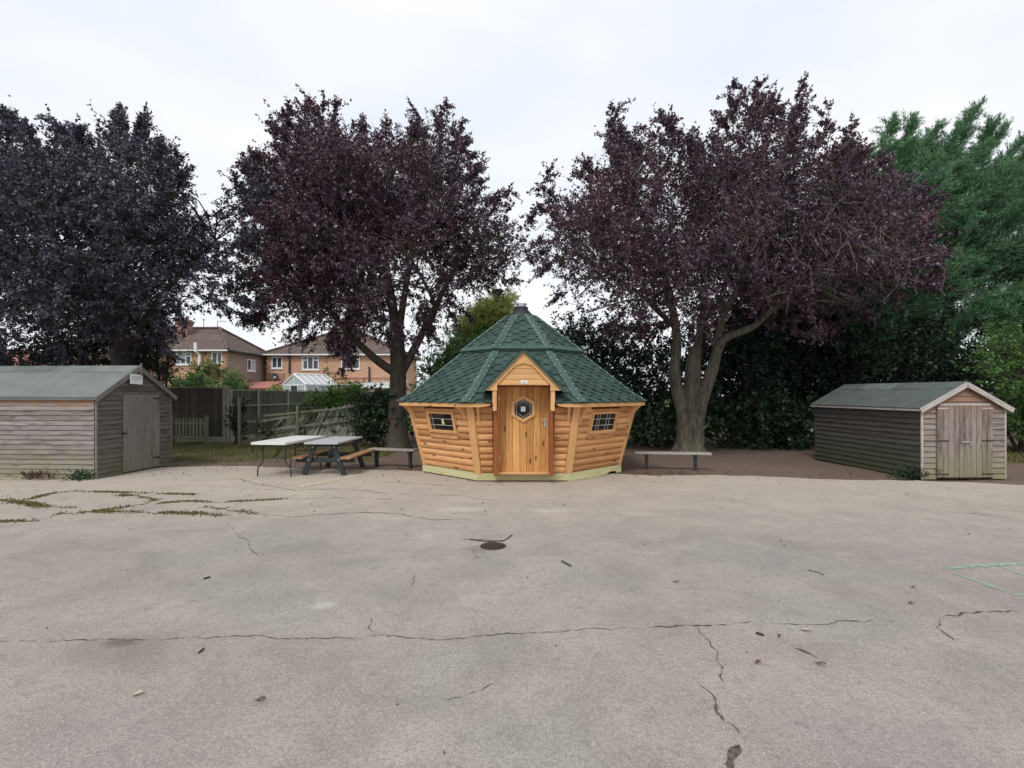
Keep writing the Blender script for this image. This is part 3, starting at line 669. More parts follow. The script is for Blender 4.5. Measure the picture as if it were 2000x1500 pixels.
# conifers
tree('conifer_tree', 'tall blue-green conifer swept by the wind, at the right edge', 'tree',
     [([P(1850, 880, 20.5), P(1850, 700, 20.5), P(1860, 480, 20.5), P(1890, 300, 20.5)], .35, .06)],
     [(1670, 370), (1705, 310), (1750, 285), (1820, 290), (1880, 285), (1930, 320), (2000, 360), (2080, 330), (2200, 350), (2220, 620), (2080, 650), (1990, 600), (1900, 690), (1820, 720), (1700, 700), (1640, 600), (1660, 420)],
     20.5, 2.6, 60, 'conifer', 20, 62, .15, .024, 61, 'conifers behind the right-hand shed', flat=1.6, shell=3.0, boughs=150, spden=.035, inset=14, rpx=(35, 85), L=(.7, 1.2), up=.35, wind=(.75, -.1, .15), spread=.28, droop=.0, barkm='barkdark', outw=.45, bend=.12,
     spikes=[(1728, 290, 1745, 240, 9), (1795, 300, 1832, 248, 9), (1860, 310, 1905, 218, 10), (1890, 330, 1960, 258, 11), (1930, 350, 2000, 272, 11), (1840, 310, 1872, 255, 9), (1950, 380, 2030, 310, 12), (1762, 290, 1782, 240, 8), (1905, 310, 1940, 240, 9), (1975, 340, 2040, 265, 10)])
tree('conifer_tree', 'shorter green conifer between the right plum tree and the tall conifer', 'tree',
     [([P(1640, 880, 21), P(1640, 700, 21), P(1650, 400, 21)], .28, .06)],
     [(1620, 340), (1660, 300), (1710, 320), (1730, 480), (1740, 640), (1700, 740), (1560, 740), (1500, 640), (1540, 480), (1600, 420)],
     21, 2.0, 45, 'conifer', 20, 62, .15, .025, 67, 'conifers behind the right-hand shed', flat=1.6, shell=3.0, boughs=70, spden=.035, inset=10, rpx=(30, 75), L=(.6, 1.1), up=.4, wind=(.6, -.1, .1), spread=.3, droop=.0, barkm='barkdark', outw=.5, bend=.12)

def bush(name, label, cat, poly, Y, depth, n, leaf, dens, k, ll, lw, seed, group=None, **kw):
    xs_ = [p[0] for p in poly]; xm = sum(xs_) / len(xs_); yb = max(p[1] for p in poly); yt = min(p[1] for p in poly)
    b = P(xm, yb, Y); b.z = -.05; t = P(xm, yt * .6 + yb * .4, Y)
    st = [([b, b.lerp(t, .5) + Vector((.1, 0, 0)), t], .09, .03)]
    for dx in (-.33, .3):
        e = P(xm + dx * (max(xs_) - min(xs_)), yt * .6 + yb * .4, Y); st.append(([b, b.lerp(e, .5) + Vector((0, .1, .1)), e], .06, .02))
    return tree(name, label, cat, st, poly, Y, depth, n, leaf, dens, k, ll, lw, seed, group, barkm='barkdark', sides=8, flute=.03, **kw)
BG = 'dark evergreens along the back boundary'
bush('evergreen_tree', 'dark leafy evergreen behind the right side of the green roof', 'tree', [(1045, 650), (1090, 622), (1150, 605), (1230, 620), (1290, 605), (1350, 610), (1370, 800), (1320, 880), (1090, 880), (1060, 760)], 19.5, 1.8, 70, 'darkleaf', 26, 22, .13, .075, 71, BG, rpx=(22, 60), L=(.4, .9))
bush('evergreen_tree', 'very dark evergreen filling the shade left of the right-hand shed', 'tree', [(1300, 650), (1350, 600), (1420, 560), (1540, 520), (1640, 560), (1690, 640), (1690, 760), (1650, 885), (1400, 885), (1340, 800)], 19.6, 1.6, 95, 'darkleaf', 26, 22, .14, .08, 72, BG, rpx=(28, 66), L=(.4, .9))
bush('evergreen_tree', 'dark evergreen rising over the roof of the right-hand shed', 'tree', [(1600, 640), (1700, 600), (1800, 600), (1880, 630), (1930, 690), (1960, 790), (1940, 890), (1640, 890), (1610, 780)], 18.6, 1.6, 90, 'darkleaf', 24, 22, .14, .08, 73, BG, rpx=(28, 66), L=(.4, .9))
bush('ivy_hedge', 'low dark ivy hedge under the widest plum tree', 'hedge', [(1210, 780), (1300, 770), (1420, 768), (1560, 765), (1640, 780), (1640, 882), (1400, 886), (1215, 884)], 17.6, .8, 90, 'ivy', 30, 20, .11, .085, 74, rpx=(20, 44), L=(.25, .5), up=.2)
bush('leafy_bush', 'bright green leafy bush at the right edge beyond the shed', 'bush', [(1905, 660), (1960, 645), (2040, 640), (2120, 640), (2120, 900), (1985, 900), (1975, 800), (1930, 760), (1900, 730)], 15.6, 1.2, 55, 'midgreen', 26, 22, .11, .06, 75, rpx=(22, 55), L=(.4, .9))
bush('leafy_tree', 'tall green tree glimpsed behind the gap right of the conifer', 'tree', [(1880, 720), (1930, 650), (2050, 600), (2160, 600), (2160, 840), (1900, 840)], 22, 1.4, 40, 'midgreen', 18, 20, .15, .085, 76, rpx=(30, 70))
bush('golden_shrub', 'yellow-green shrub behind the left side of the cabin roof', 'shrub', [(870, 665), (900, 625), (940, 590), (985, 560), (1010, 585), (1014, 640), (985, 690), (880, 700)], 24.5, .9, 75, 'golden', 60, 36, .13, .032, 77, rpx=(16, 36), L=(.4, .8), spread=.4, up=.6)
bush('green_shrub', 'mid green shrub between the middle plum trunk and the cabin roof', 'shrub', [(806, 800), (822, 690), (850, 650), (910, 632), (960, 650), (1000, 690), (1010, 790), (990, 870), (820, 870)], 22.5, 1.0, 85, 'midgreen', 32, 24, .115, .06, 78, rpx=(18, 46), L=(.35, .8))
bush('dark_hedge', 'dark hedge closing the view behind the cabin', 'hedge', [(790, 780), (860, 740), (1000, 735), (1160, 745), (1240, 760), (1240, 880), (790, 880)], 20.5, .9, 80, 'darkleaf', 24, 20, .14, .085, 79, rpx=(22, 50), L=(.3, .6))
bush('ivy_bank', 'glossy ivy swallowing the right end of the broken fence', 'ivy', [(688, 775), (715, 762), (770, 756), (790, 790), (785, 868), (700, 868), (684, 830)], 17.4, .7, 60, 'ivy', 46, 22, .085, .07, 80, rpx=(12, 28), L=(.2, .4), up=.2)
bush('bright_shrub', 'fresh bright green shrub above the ivy, before the brick house', 'shrub', [(600, 780), (635, 764), (675, 748), (710, 754), (722, 785), (660, 806), (610, 806)], 19.6, .6, 44, 'bright', 60, 24, .085, .05, 81, rpx=(9, 20), L=(.25, .5))
bush('straggly_shrub', 'straggly green shrub growing through the broken slat fence', 'shrub', [(560, 800), (600, 776), (640, 780), (680, 800), (670, 858), (600, 862), (570, 850)], 18.0, .5, 20, 'midgreen', 40, 18, .085, .035, 82, rpx=(9, 18), L=(.3, .6))
bush('straggly_shrub', 'low straggly shrub at the left end of the broken slat fence', 'shrub', [(490, 826), (530, 815), (560, 830), (560, 862), (490, 862)], 17.8, .4, 16, 'olive', 40, 16, .08, .03, 83, rpx=(8, 16), L=(.25, .5))
bush('climber', 'green climber on the concrete post at the corner of the tall fence', 'climber', [(446, 810), (462, 785), (478, 800), (476, 862), (450, 864)], 18.9, .25, 14, 'darkleaf', 60, 16, .08, .06, 84, rpx=(7, 14), L=(.2, .35))
bush('yew_tree', 'feathery dark green yew between the left plum tree and the houses', 'tree', [(270, 640), (300, 618), (330, 640), (345, 690), (340, 740), (330, 770), (270, 770), (262, 700)], 17.2, .8, 40, 'darkleaf', 34, 26, .11, .03, 85, rpx=(13, 30), L=(.4, .7), spread=.45)
bush('dark_hedge', 'dark hedge behind the roof of the grey shed with the notice', 'hedge', [(-160, 620), (20, 690), (60, 640), (160, 620), (290, 640), (325, 720), (335, 840), (-160, 840)], 18.5, .9, 95, 'darkleaf', 28, 22, .13, .08, 86, rpx=(20, 44), L=(.3, .6))
bush('garden_shrub', 'pale olive garden shrub against the left brick house', 'shrub', [(372, 735), (385, 712), (410, 708), (435, 715), (445, 740), (440, 765), (370, 765)], 34, 1.0, 30, 'olive', 12, 20, .17, .085, 87, rpx=(8, 18), L=(.4, .9))
bush('garden_hedge', 'green garden hedge top showing above the tall dark fence', 'hedge', [(322, 742), (370, 738), (430, 742), (470, 745), (476, 770), (322, 770)], 27, .7, 36, 'midgreen', 14, 20, .13, .07, 88, rpx=(7, 16), L=(.3, .6))
bush('garden_bush', 'dark rounded bush in front of the rendered house side', 'bush', [(440, 745), (446, 730), (460, 726), (480, 734), (487, 750), (482, 768), (442, 768)], 32, .7, 24, 'olive', 14, 20, .15, .08, 89, rpx=(7, 14), L=(.3, .6))
bush('climbing_plant', 'thin climbing plant on the brick wall right of the conservatory', 'climber', [(634, 716), (641, 716), (643, 740), (648, 768), (630, 768)], 45.5, .2, 12, 'olive', 40, 16, .16, .09, 90, rpx=(3, 6), L=(.2, .4))
bush('garden_bush', 'yellowish bush beside the conservatory gable', 'bush', [(524, 765), (530, 758), (545, 757), (550, 768), (524, 770)], 38, .4, 14, 'golden', 20, 16, .13, .07, 91, rpx=(4, 8), L=(.2, .4))

# ------------------------------------------------------------------ grill cabin
CB = empty('log_cabin', (.22, 12.85, 0), 'octagonal orange log cabin with green shingle roof and hexagon window in its door', 'cabin')
T8 = math.tan(R(22.5))
def nt(k): a = R(45 * k); return Vector((math.sin(a), -math.cos(a), 0)), Vector((math.cos(a), math.sin(a), 0))
SL = .24
def wa(h): return 2.15 + SL * (h - .165)
def FP(k, u, a, h): n, t = nt(k); return n * a + t * u + Vector((0, 0, h))
Z = Vector((0, 0, 1))
def half_log(parent, k, u0, u1, h, w, mat):
    n, t = nt(k); y = (n - Z * SL).normalized(); s = (n * SL + Z).normalized()
    c = FP(k, (u0 + u1) / 2, wa(h), h); L = (u1 - u0) / 2; q = w / 2
    pr = [(-.02, -q), (.004, -q * .97), (.030, -q * .72), (.044, -q * .25), (.044, q * .25), (.030, q * .72), (.004, q * .97), (-.02, q)]
    MB().prism([(-L, p[0], p[1]) for p in pr], [(L, p[0], p[1]) for p in pr]).build('log_board', mat, parent, frame(t, y, s, c + y * rnd.uniform(-.004, .004)))
# inner shell keeps light out between the logs
m = MB(); lo, hi = [], []
for k in range(8):
    ang = R(45 * k + 22.5)
    for lst, a, h in ((lo, wa(.1) - .03, .1), (hi, wa(1.52) - .03, 1.52)):
        lst.append(Vector((math.sin(ang), -math.cos(ang), 0)) * (a / math.cos(R(22.5))) + Z * h)
m.add(lo + hi, [(i, (i + 1) % 8, (i + 1) % 8 + 8, i + 8) for i in range(8) if i != 7]); m.v = m.v
m.add([FP(0, -lo[0].x, wa(.1) - .03, .1), FP(0, -.55, wa(.1) - .03, .1), FP(0, -.55, wa(1.52) - .03, 1.52), FP(0, -hi[0].x, wa(1.52) - .03, 1.52)], [(0, 1, 2, 3)])
m.add([FP(0, lo[0].x, wa(.1) - .03, .1), FP(0, .55, wa(.1) - .03, .1), FP(0, .55, wa(1.52) - .03, 1.52), FP(0, hi[0].x, wa(1.52) - .03, 1.52)], [(0, 3, 2, 1)])
m.build('inner_wall', M['stain'], CB)
LW = .1345
WIN = {1: (-.06, 1.165), 7: (.055, 1.165)}
for k in range(8):
    for i in range(10):
        h = .165 + LW * (i + .5) * .985; hw = wa(h) * T8 - .075; w = LW * 1.02
        if k == 0:
            half_log(CB, k, -hw, -.60, h, w, M['log']); half_log(CB, k, .60, hw, h, w, M['log'])
        elif k in WIN and abs(h - WIN[k][1] + .02) < .29:
            u = WIN[k][0]; half_log(CB, k, -hw, u - .50, h, w, M['log']); half_log(CB, k, u + .50, hw, h, w, M['log'])
        else: half_log(CB, k, -hw, hw, h, w, M['log'])
# corner posts and curved eave brackets
for k in range(8):
    ang = R(45 * k + 22.5); d = Vector((math.sin(ang), -math.cos(ang), 0)); tt = Vector((math.cos(ang), math.sin(ang), 0)); c8 = 1 / math.cos(R(22.5))
    plank('corner_post', CB, d * (wa(.17) * c8 + .005) + Z * .165, d * (wa(1.5) * c8 + .005) + Z * 1.5, tt, .155, .08, M['trim'])
    for kk, sgn in ((k, 1), ((k + 1) % 8, -1)):
        n, t = nt(kk); fr, bk = [], []
        pr = [(wa(1.12) + .02, 1.12)] + [(wa(1.12 + .37 * q) + .045 + .17 * q ** 2.2, 1.12 + .37 * q) for q in (0, .25, .5, .75, 1)] + [(wa(1.49), 1.49)]
        u = sgn * (wa(1.3) * T8 - .135)
        for a, h in pr: fr.append(n * a + t * (u - .02) + Z * h); bk.append(n * a + t * (u + .02) + Z * h)
        MB().prism(fr, bk).build('eave_bracket', M['trim'], CB)
# treated base skirt
for k in range(8):
    hw = (2.20) * T8 + .01
    n, t = nt(k); c = FP(k, 0, 2.20, 0)
    pr = [(-hw, .022), (hw, .022), (hw, .165), (-hw, .165)]
    if k == 1: pr = [(-hw, 0), (hw - .62, 0), (hw - .42, .055), (hw - .22, .05), (hw - .18, 0), (hw, 0), (hw, .165), (-hw, .165)]
    MB().prism([(p[0], -.04, p[1]) for p in pr], [(p[0], 0, p[1]) for p in pr][::1]).build('base_board', M['treated'], CB, frame(t, n * -1 if False else n, Z, c))
MB().prism([FP(k, 2.19 * T8, 2.19, .160) for k in range(8)], [FP(k, 2.12 * T8, 2.12, .10) for k in range(8)]).build('floor', M['treated'], CB)
# side windows
def cab_window(k, note):
    u0, hc = WIN[k]; n, t = nt(k); y = (n - Z * SL).normalized(); s = (n * SL + Z).normalized(); c = FP(k, u0, wa(hc), hc)
    w = MB().box((0, -.005, 0), (.80, .02, .36)).build('window', M['glass'], CB, frame(t, y, s, c))
    def fr(name, hw, hh, b, th, yy, mat, par=None):
        for sx in (-1, 1): plank(name, w, (sx * (hw + b / 2), yy, -hh - b), (sx * (hw + b / 2), yy, hh + b), (1, 0, 0), b, th, mat)
        for sz in (-1, 1): plank(name, w, (-hw, yy, sz * (hh + b / 2)), (hw, yy, sz * (hh + b / 2)), (0, 0, 1), b, th, mat)
    fr('frame', .39, .175, .055, .05, .035, M['trim']); fr('surround', .447, .232, .05, .045, .022, M['log'])
    plank('sill', w, (-.46, .03, -.315), (.46, .03, -.315), (0, 0, 1), .06, .05, M['log'])
    ld = MB()
    for z in (-.075, .06): ld.box((0, .008, z), (.78, .006, .008))
    for x in ((-.20, -.12, .12, .22) if not note else (-.33, .33)): ld.box((x, .0085, 0), (.008, .005, .35))
    ld.build('leading', M['lead'], w)
    if note:
        MB().box((0.02, .013, 0.0), (.075, .003, .12)).build('note', M['yellowpaper'], w); MB().box((.02, .0155, -.01), (.05, .001, .03)).build('note_print', M['paper'], w)
cab_window(1, False); cab_window(7, True)
# roof profile (apothem -> height)
def rh(r):
    if r > 2.45: return 1.565 + (2.69 - r) * .62
    return 1.714 + (2.45 - r) * .845
def rslope(r): return .62 if r > 2.45 else .845
def up_h(r): return 2.70 + (1.37 - r) * .82
CUT, CUTR = .585, 2.16
def roof_sheet(prof, name, mat, cut=False, lift=0.0):
    m = MB()
    for k in range(8):
        for (r0, h0), (r1, h1) in zip(prof, prof[1:]):
            if cut and k == 0 and r0 > CUTR:
                for sg in (-1, 1):
                    q = [FP(k, sg * CUT, r0, h0), FP(k, sg * r0 * T8, r0, h0), FP(k, sg * r1 * T8, r1, h1), FP(k, sg * CUT, r1, h1)]
                    m.add(q if sg > 0 else q[::-1], [(0, 1, 2, 3)])
            else: m.add([FP(k, -r0 * T8, r0, h0), FP(k, r0 * T8, r0, h0), FP(k, r1 * T8, r1, h1), FP(k, -r1 * T8, r1, h1)], [(0, 1, 2, 3)])
    return m.build(name, mat, CB)
roof_sheet([(r, rh(r)) for r in (2.70, 2.45, CUTR, 1.9, 1.28)], 'roof_underlay', M['shingle'], True)
roof_sheet([(1.40, 2.655), (1.385, 2.70), (1.37, 2.705), (.25, up_h(.25))], 'upper_roof', M['shingle'])
def clip(poly, f):
    res = []
    for a, b in zip(poly, poly[1:] + poly[:1]):
        fa, fb = f(a), f(b)
        if fa >= 0: res.append(a)
        if (fa >= 0) != (fb >= 0):
            t = fa / (fa - fb); res.append((a[0] + (b[0] - a[0]) * t, a[1] + (b[1] - a[1]) * t))
    return res
shing = []
def lay(k, r_hi, r_lo, hf, sf, cut):
    r = r_hi; row = 0; W = .333; ph = rnd.uniform(-.05, .05)
    while r > r_lo:
        s = sf(r); cs = 1 / math.sqrt(1 + s * s); n, t = nt(k)
        hw0 = r * T8; off = (row % 2) * W / 2 + ph
        for j in range(-9, 10):
            u = j * W + off
            if abs(u) > hw0 + W: continue
            # tab in (u, v): v runs up the slope
            tab = [(u - .058, 0), (u + .058, 0), (u + .113, .10), (u + .113, .27), (u - .113, .27), (u - .113, .10)]
            pol = clip(tab, lambda p: (r - p[1] * cs) * T8 - .012 - p[0]); pol = clip(pol, lambda p: (r - p[1] * cs) * T8 - .012 + p[0]) if pol else pol
            if pol and cut and k == 0 and r > CUTR + .05:
                pol = clip(pol, (lambda p: p[0] - CUT) if u > 0 else (lambda p: -CUT - p[0]))
            if len(pol) < 3: continue
            ar = abs(sum(a[0] * b[1] - b[0] * a[1] for a, b in zip(pol, pol[1:] + pol[:1]))) / 2
            if ar < .002: continue
            nn = (n * s + Z).normalized() if False else (n * s * cs + Z * cs)
            g = rnd.uniform(-.003, .006); base = n * r + Z * hf(r); upv = (-n + Z * s) * cs
            top = [base + t * p[0] + upv * p[1] + nn * (.034 + g - .105 * p[1]) for p in pol]; bot = [v - nn * .020 for v in top]
            ctr = sum(top, Vector()) / len(top); shing.append(((ctr + Vector((.22, 12.85, 0)) - Vector((0, 0, H))).length - (6 if k in (0, 1, 7) else 0), top, bot))
        r -= .114 * cs; row += 1
for k in (0, 1, 7, 2, 6):
    lay(k, 2.71, 1.36, rh, rslope, True); lay(k, 1.39, .36, up_h, lambda r: .82, False)
shing.sort(key=lambda s: s[0])
rest = MB()
for i, (_, a, b) in enumerate(shing):
    if i < 300: MB().prism(a, b).build('shingle', M['shingle'], CB)
    else: rest.prism(a, b)
rest.build('shingles', M['shingle'], CB, kind='stuff')
# hip cappings, ring capping, string of little white lights / nail heads on the hips
dots = MB()
for k in range(8):
    for hf, sf, rs in ((rh, rslope, [2.72, 2.45, 1.9, 1.38]), (up_h, lambda r: .82, [1.40, .9, .33])):
        for kk, sg in ((k, 1), ((k + 1) % 8, -1)):
            n, t = nt(kk); fr, bk = [], []
            e0 = []; e1 = []
            for r in rs:
                s = sf(r); nn = (n * s + Z).normalized(); b = n * r + Z * (hf(r)) + nn * .046
                e0.append(b + t * sg * (r * T8 + .012)); e1.append(b + t * sg * (r * T8 - .085))
            m = MB(); N_ = len(rs); low = [v - Z * .014 for v in e1]
            m.add(e0 + e1 + low, [(i, i + 1, N_ + i + 1, N_ + i) for i in range(N_ - 1)] + [(N_ + i, N_ + i + 1, 2 * N_ + i + 1, 2 * N_ + i) for i in range(N_ - 1)])
            m.build('hip_capping', M['hipcap'], CB)
            if kk in (0, 1, 7):
                for q in range(9):
                    f = (q + rnd.uniform(.2, .8)) / 9
                    r = rs[0] + (rs[-1] - rs[0]) * f; s = sf(r); nn = (n * s + Z).normalized()
                    c = n * r + Z * hf(r) + nn * .055 + t * sg * (r * T8 - .06 + rnd.uniform(-.02, .02)); dots.box(c, (.016, .016, .012))
for k in range(8):                                    # capping strip along the foot of the upper hat
    n, t = nt(k); nn = (n * .82 + Z).normalized(); pr = []
    for r in (1.405, 1.30): pr += [(n * r + Z * up_h(r) + nn * .04, r)]
    m = MB(); a, b = pr
    top = [a[0] - t * a[1] * T8, a[0] + t * a[1] * T8, b[0] + t * b[1] * T8, b[0] - t * b[1] * T8]
    m.prism(top, [v - nn * .02 for v in top]).build('ring_capping', M['hipcap'], CB)
dots.build('roof_nails', M['paper'], CB, kind='stuff')
# chimney cap
MB().lathe([(.36, 3.50), (.34, 3.545), (.20, 3.70), (.165, 3.73), (.165, 3.80), (.15, 3.81), (0, 3.81)], sides=24).build('chimney_collar', M['blackcap'], CB, smooth=False)
ch = MB().lathe([(.11, 3.80), (.11, 3.87), (.135, 3.87), (.135, 3.885), (0, 3.895)], sides=20).build('chimney_pipe', M['steel'], CB, smooth=False)
# fascia and soffit
for k in range(8):
    hw = 2.68 * T8
    segs = [(-hw, hw)] if k else [(-hw, -.62), (.62, hw)]
    for u0, u1 in segs:
        n, t = nt(k)
        if k: pr = [(u0, 1.485), (u1, 1.485), (u1, 1.556), (u0, 1.556)]
        elif u0 < 0: pr = [(u0, 1.485), (u1 - .18, 1.485), (u1 - .05, 1.505), (u1, 1.53), (u1, 1.556), (u0, 1.556)]
        else: pr = [(u0, 1.53), (u0 + .05, 1.505), (u0 + .18, 1.485), (u1, 1.485), (u1, 1.556), (u0, 1.556)]
        MB().prism([(p[0], 0, p[1]) for p in pr], [(p[0], -.03, p[1]) for p in pr]).build('fascia', M['trim'], CB, frame(t, n, Z, n * 2.685))
m = MB()
for k in range(8):
    if k: m.add([FP(k, -2.65 * T8, 2.65, 1.52), FP(k, 2.65 * T8, 2.65, 1.52), FP(k, 2.40 * T8, 2.40, 1.52), FP(k, -2.40 * T8, 2.40, 1.52)], [(0, 3, 2, 1)])
    else:
        for sg in (-1, 1): m.add([FP(k, sg * .60, 2.65, 1.52), FP(k, sg * 2.65 * T8, 2.65, 1.52), FP(k, sg * 2.40 * T8, 2.40, 1.52), FP(k, sg * .60, 2.40, 1.52)], [(0, 1, 2, 3)])
m.build('soffit', M['log'], CB)
# door porch
PY = -2.76
for sg in (-1, 1):
    pr = [(0, 2.535), (.725, 1.80), (.50, 1.80), (.50, 1.91), (.155, 2.275), (0, 2.315)]
    MB().prism([(sg * a, PY, b) for a, b in pr][::sg], [(sg * a, PY + .03, b) for a, b in pr][::sg]).build('barge_board', M['trim'], CB)
    top = [(sg * -.004, PY - .05, 2.575), (sg * .775, PY - .05, 1.785), (sg * .775, -1.9, 1.785), (sg * .0, -1.15, 2.575)]
    MB().prism([Vector(v) for v in top][::sg], [Vector(v) - Vector((sg * .018, 0, .024)) for v in top][::sg]).build('porch_roof', M['hipcap'], CB)
    for i in range(5):                                # felt tabs up the porch roof verge
        a0, a1 = i / 5, (i + 1) / 5 + .03
        q = [Vector((sg * .78 * f, yy, 2.585 - .79 * f)) for f, yy in ((a0, PY - .055), (a1, PY - .055), (a1, PY + .22), (a0, PY + .22))]
        lift = Vector((sg * .006, 0, .008)) * (1 + i % 2)
        MB().prism([v + lift for v in q][::sg], [v + lift - Vector((sg * .008, 0, .010)) for v in q][::sg]).build('porch_shingle', M['shingle'], CB)
    plank('porch_leg', CB, (sg * .545, PY + .045, 1.42), (sg * .545, PY + .045, 1.905), (1, 0, 0), .075, .05, M['trim'])
    plank('door_jamb', CB, (sg * .535, -2.50, .16), (sg * .535, -2.50, 1.90), (1, 0, 0), .085, .06, M['stain'])
    MB().box((sg * .555, -2.32, 1.03), (.045, .30, 1.74)).build('porch_cheek', M['stain'], CB)
    MB().box((sg * .575, -2.50, 1.74), (.03, .46, .36)).build('porch_side', M['log'], CB)
    plank('door_stop', CB, (sg * .487, -2.27, .19), (sg * .487, -2.27, 1.88), (1, 0, 0), .022, .05, M['trim'])
zz = [1.905, 2.01, 2.115, 2.215, 2.33]
for a, b in zip(zz, zz[1:]):
    def hx(z): return max(.03, .53 - (z - 1.905) * .95)
    pr = [(-hx(a), a + .003), (hx(a), a + .003), (hx(b), b - .003), (-hx(b), b - .003)]
    MB().prism([(x, PY + .034, z) for x, z in pr], [(x, PY + .06, z) for x, z in pr]).build('gable_board', M['trim'], CB)
MB().box((0, -2.45, 1.912), (1.10, .56, .02)).build('porch_ceiling', M['log'], CB)
MB().box((0, -2.205, 1.96), (1.1, .03, .12)).build('porch_back', M['stain'], CB)
sg_ = MB().box((0.01, PY + .028, 1.962), (.135, .008, .062)).build('name_plate', M['paper'], CB)
m = MB()
lg = [(-.040, -.004), (-.02, -.014), (.01, -.015), (.034, -.006), (.046, .012), (.030, .002), (.008, -.004), (-.02, -.002)]
m.prism([(.01 + a, PY + .0225, 1.962 + b) for a, b in lg], [(.01 + a, PY + .024, 1.962 + b) for a, b in lg]); m.build('plate_mark', M['blueink'], sg_)
# door
DY = -2.225
door = MB().box((0, DY + .02, 1.035), (.955, .02, 1.69)).build('door', M['stain'], CB)
nb = 7; bw = .955 / nb
def hexp(r): return [(r * math.sin(R(60 * i)), r * math.cos(R(60 * i)) * 1.0) for i in range(6)]
for i in range(nb):
    x = -.4775 + bw * (i + .5)
    plank('door_board', door, (x, DY - .006, .19), (x, DY - .006, 1.88), (1, 0, 0), bw - .004, .03, M['door'], jit=.0015)
HC = Vector((.0, 0, 1.44)); ro, ri = .265, .198
for i in range(6):
    a, b = hexp(ro)[i], hexp(ro)[(i + 1) % 6]; c, d = hexp(ri)[(i + 1) % 6], hexp(ri)[i]
    pr = [a, b, c, d]
    MB().prism([HC + Vector((p[0], DY - .055, p[1])) for p in pr], [HC + Vector((p[0], DY - .02, p[1])) for p in pr]).build('hexagon_frame', M['trim'], door)
gl = MB().prism([HC + Vector((p[0], DY - .026, p[1])) for p in hexp(.2)], [HC + Vector((p[0], DY - .022, p[1])) for p in hexp(.2)]).build('hexagon_window', M['glass'], CB)
m = MB()
for i in range(6):                                    # six-line leading
    a = R(60 * i + 30); nx_, nz_ = math.sin(a), math.cos(a); tx, tz = nz_, -nx_
    q = .135; l = .115
    m.prism([HC + Vector((nx_ * (q + e) + tx * s_ * l, DY - .030, nz_ * (q + e) + tz * s_ * l)) for s_, e in ((-1, -.002), (1, -.002), (1, .002), (-1, .002))],
            [HC + Vector((nx_ * (q + e) + tx * s_ * l, DY - .027, nz_ * (q + e) + tz * s_ * l)) for s_, e in ((-1, -.003), (1, -.003), (1, .003), (-1, .003))])
m.build('leading', M['lead'], gl)
MB().box(HC + Vector((0, DY - .033, 0)), (.088, .003, .095)).build('notice', M['paper'], gl)
hd = MB().box((.432, DY - .03, 1.17), (.035, .012, .17)).build('handle_plate', M['steel'], door)
MB().tube([(.432, DY - .035, 1.225), (.432, DY - .075, 1.225), (.36, DY - .08, 1.225)], .011, 8).build('handle', M['steel'], door)
for z in (.45, 1.65): MB().box((-.474, DY - .028, z), (.02, .02, .11)).build('hinge', M['steel'], door)
plank('threshold', CB, (-.53, -2.29, .185), (.53, -2.29, .185), (0, 1, 0), .16, .035, M['trim'])

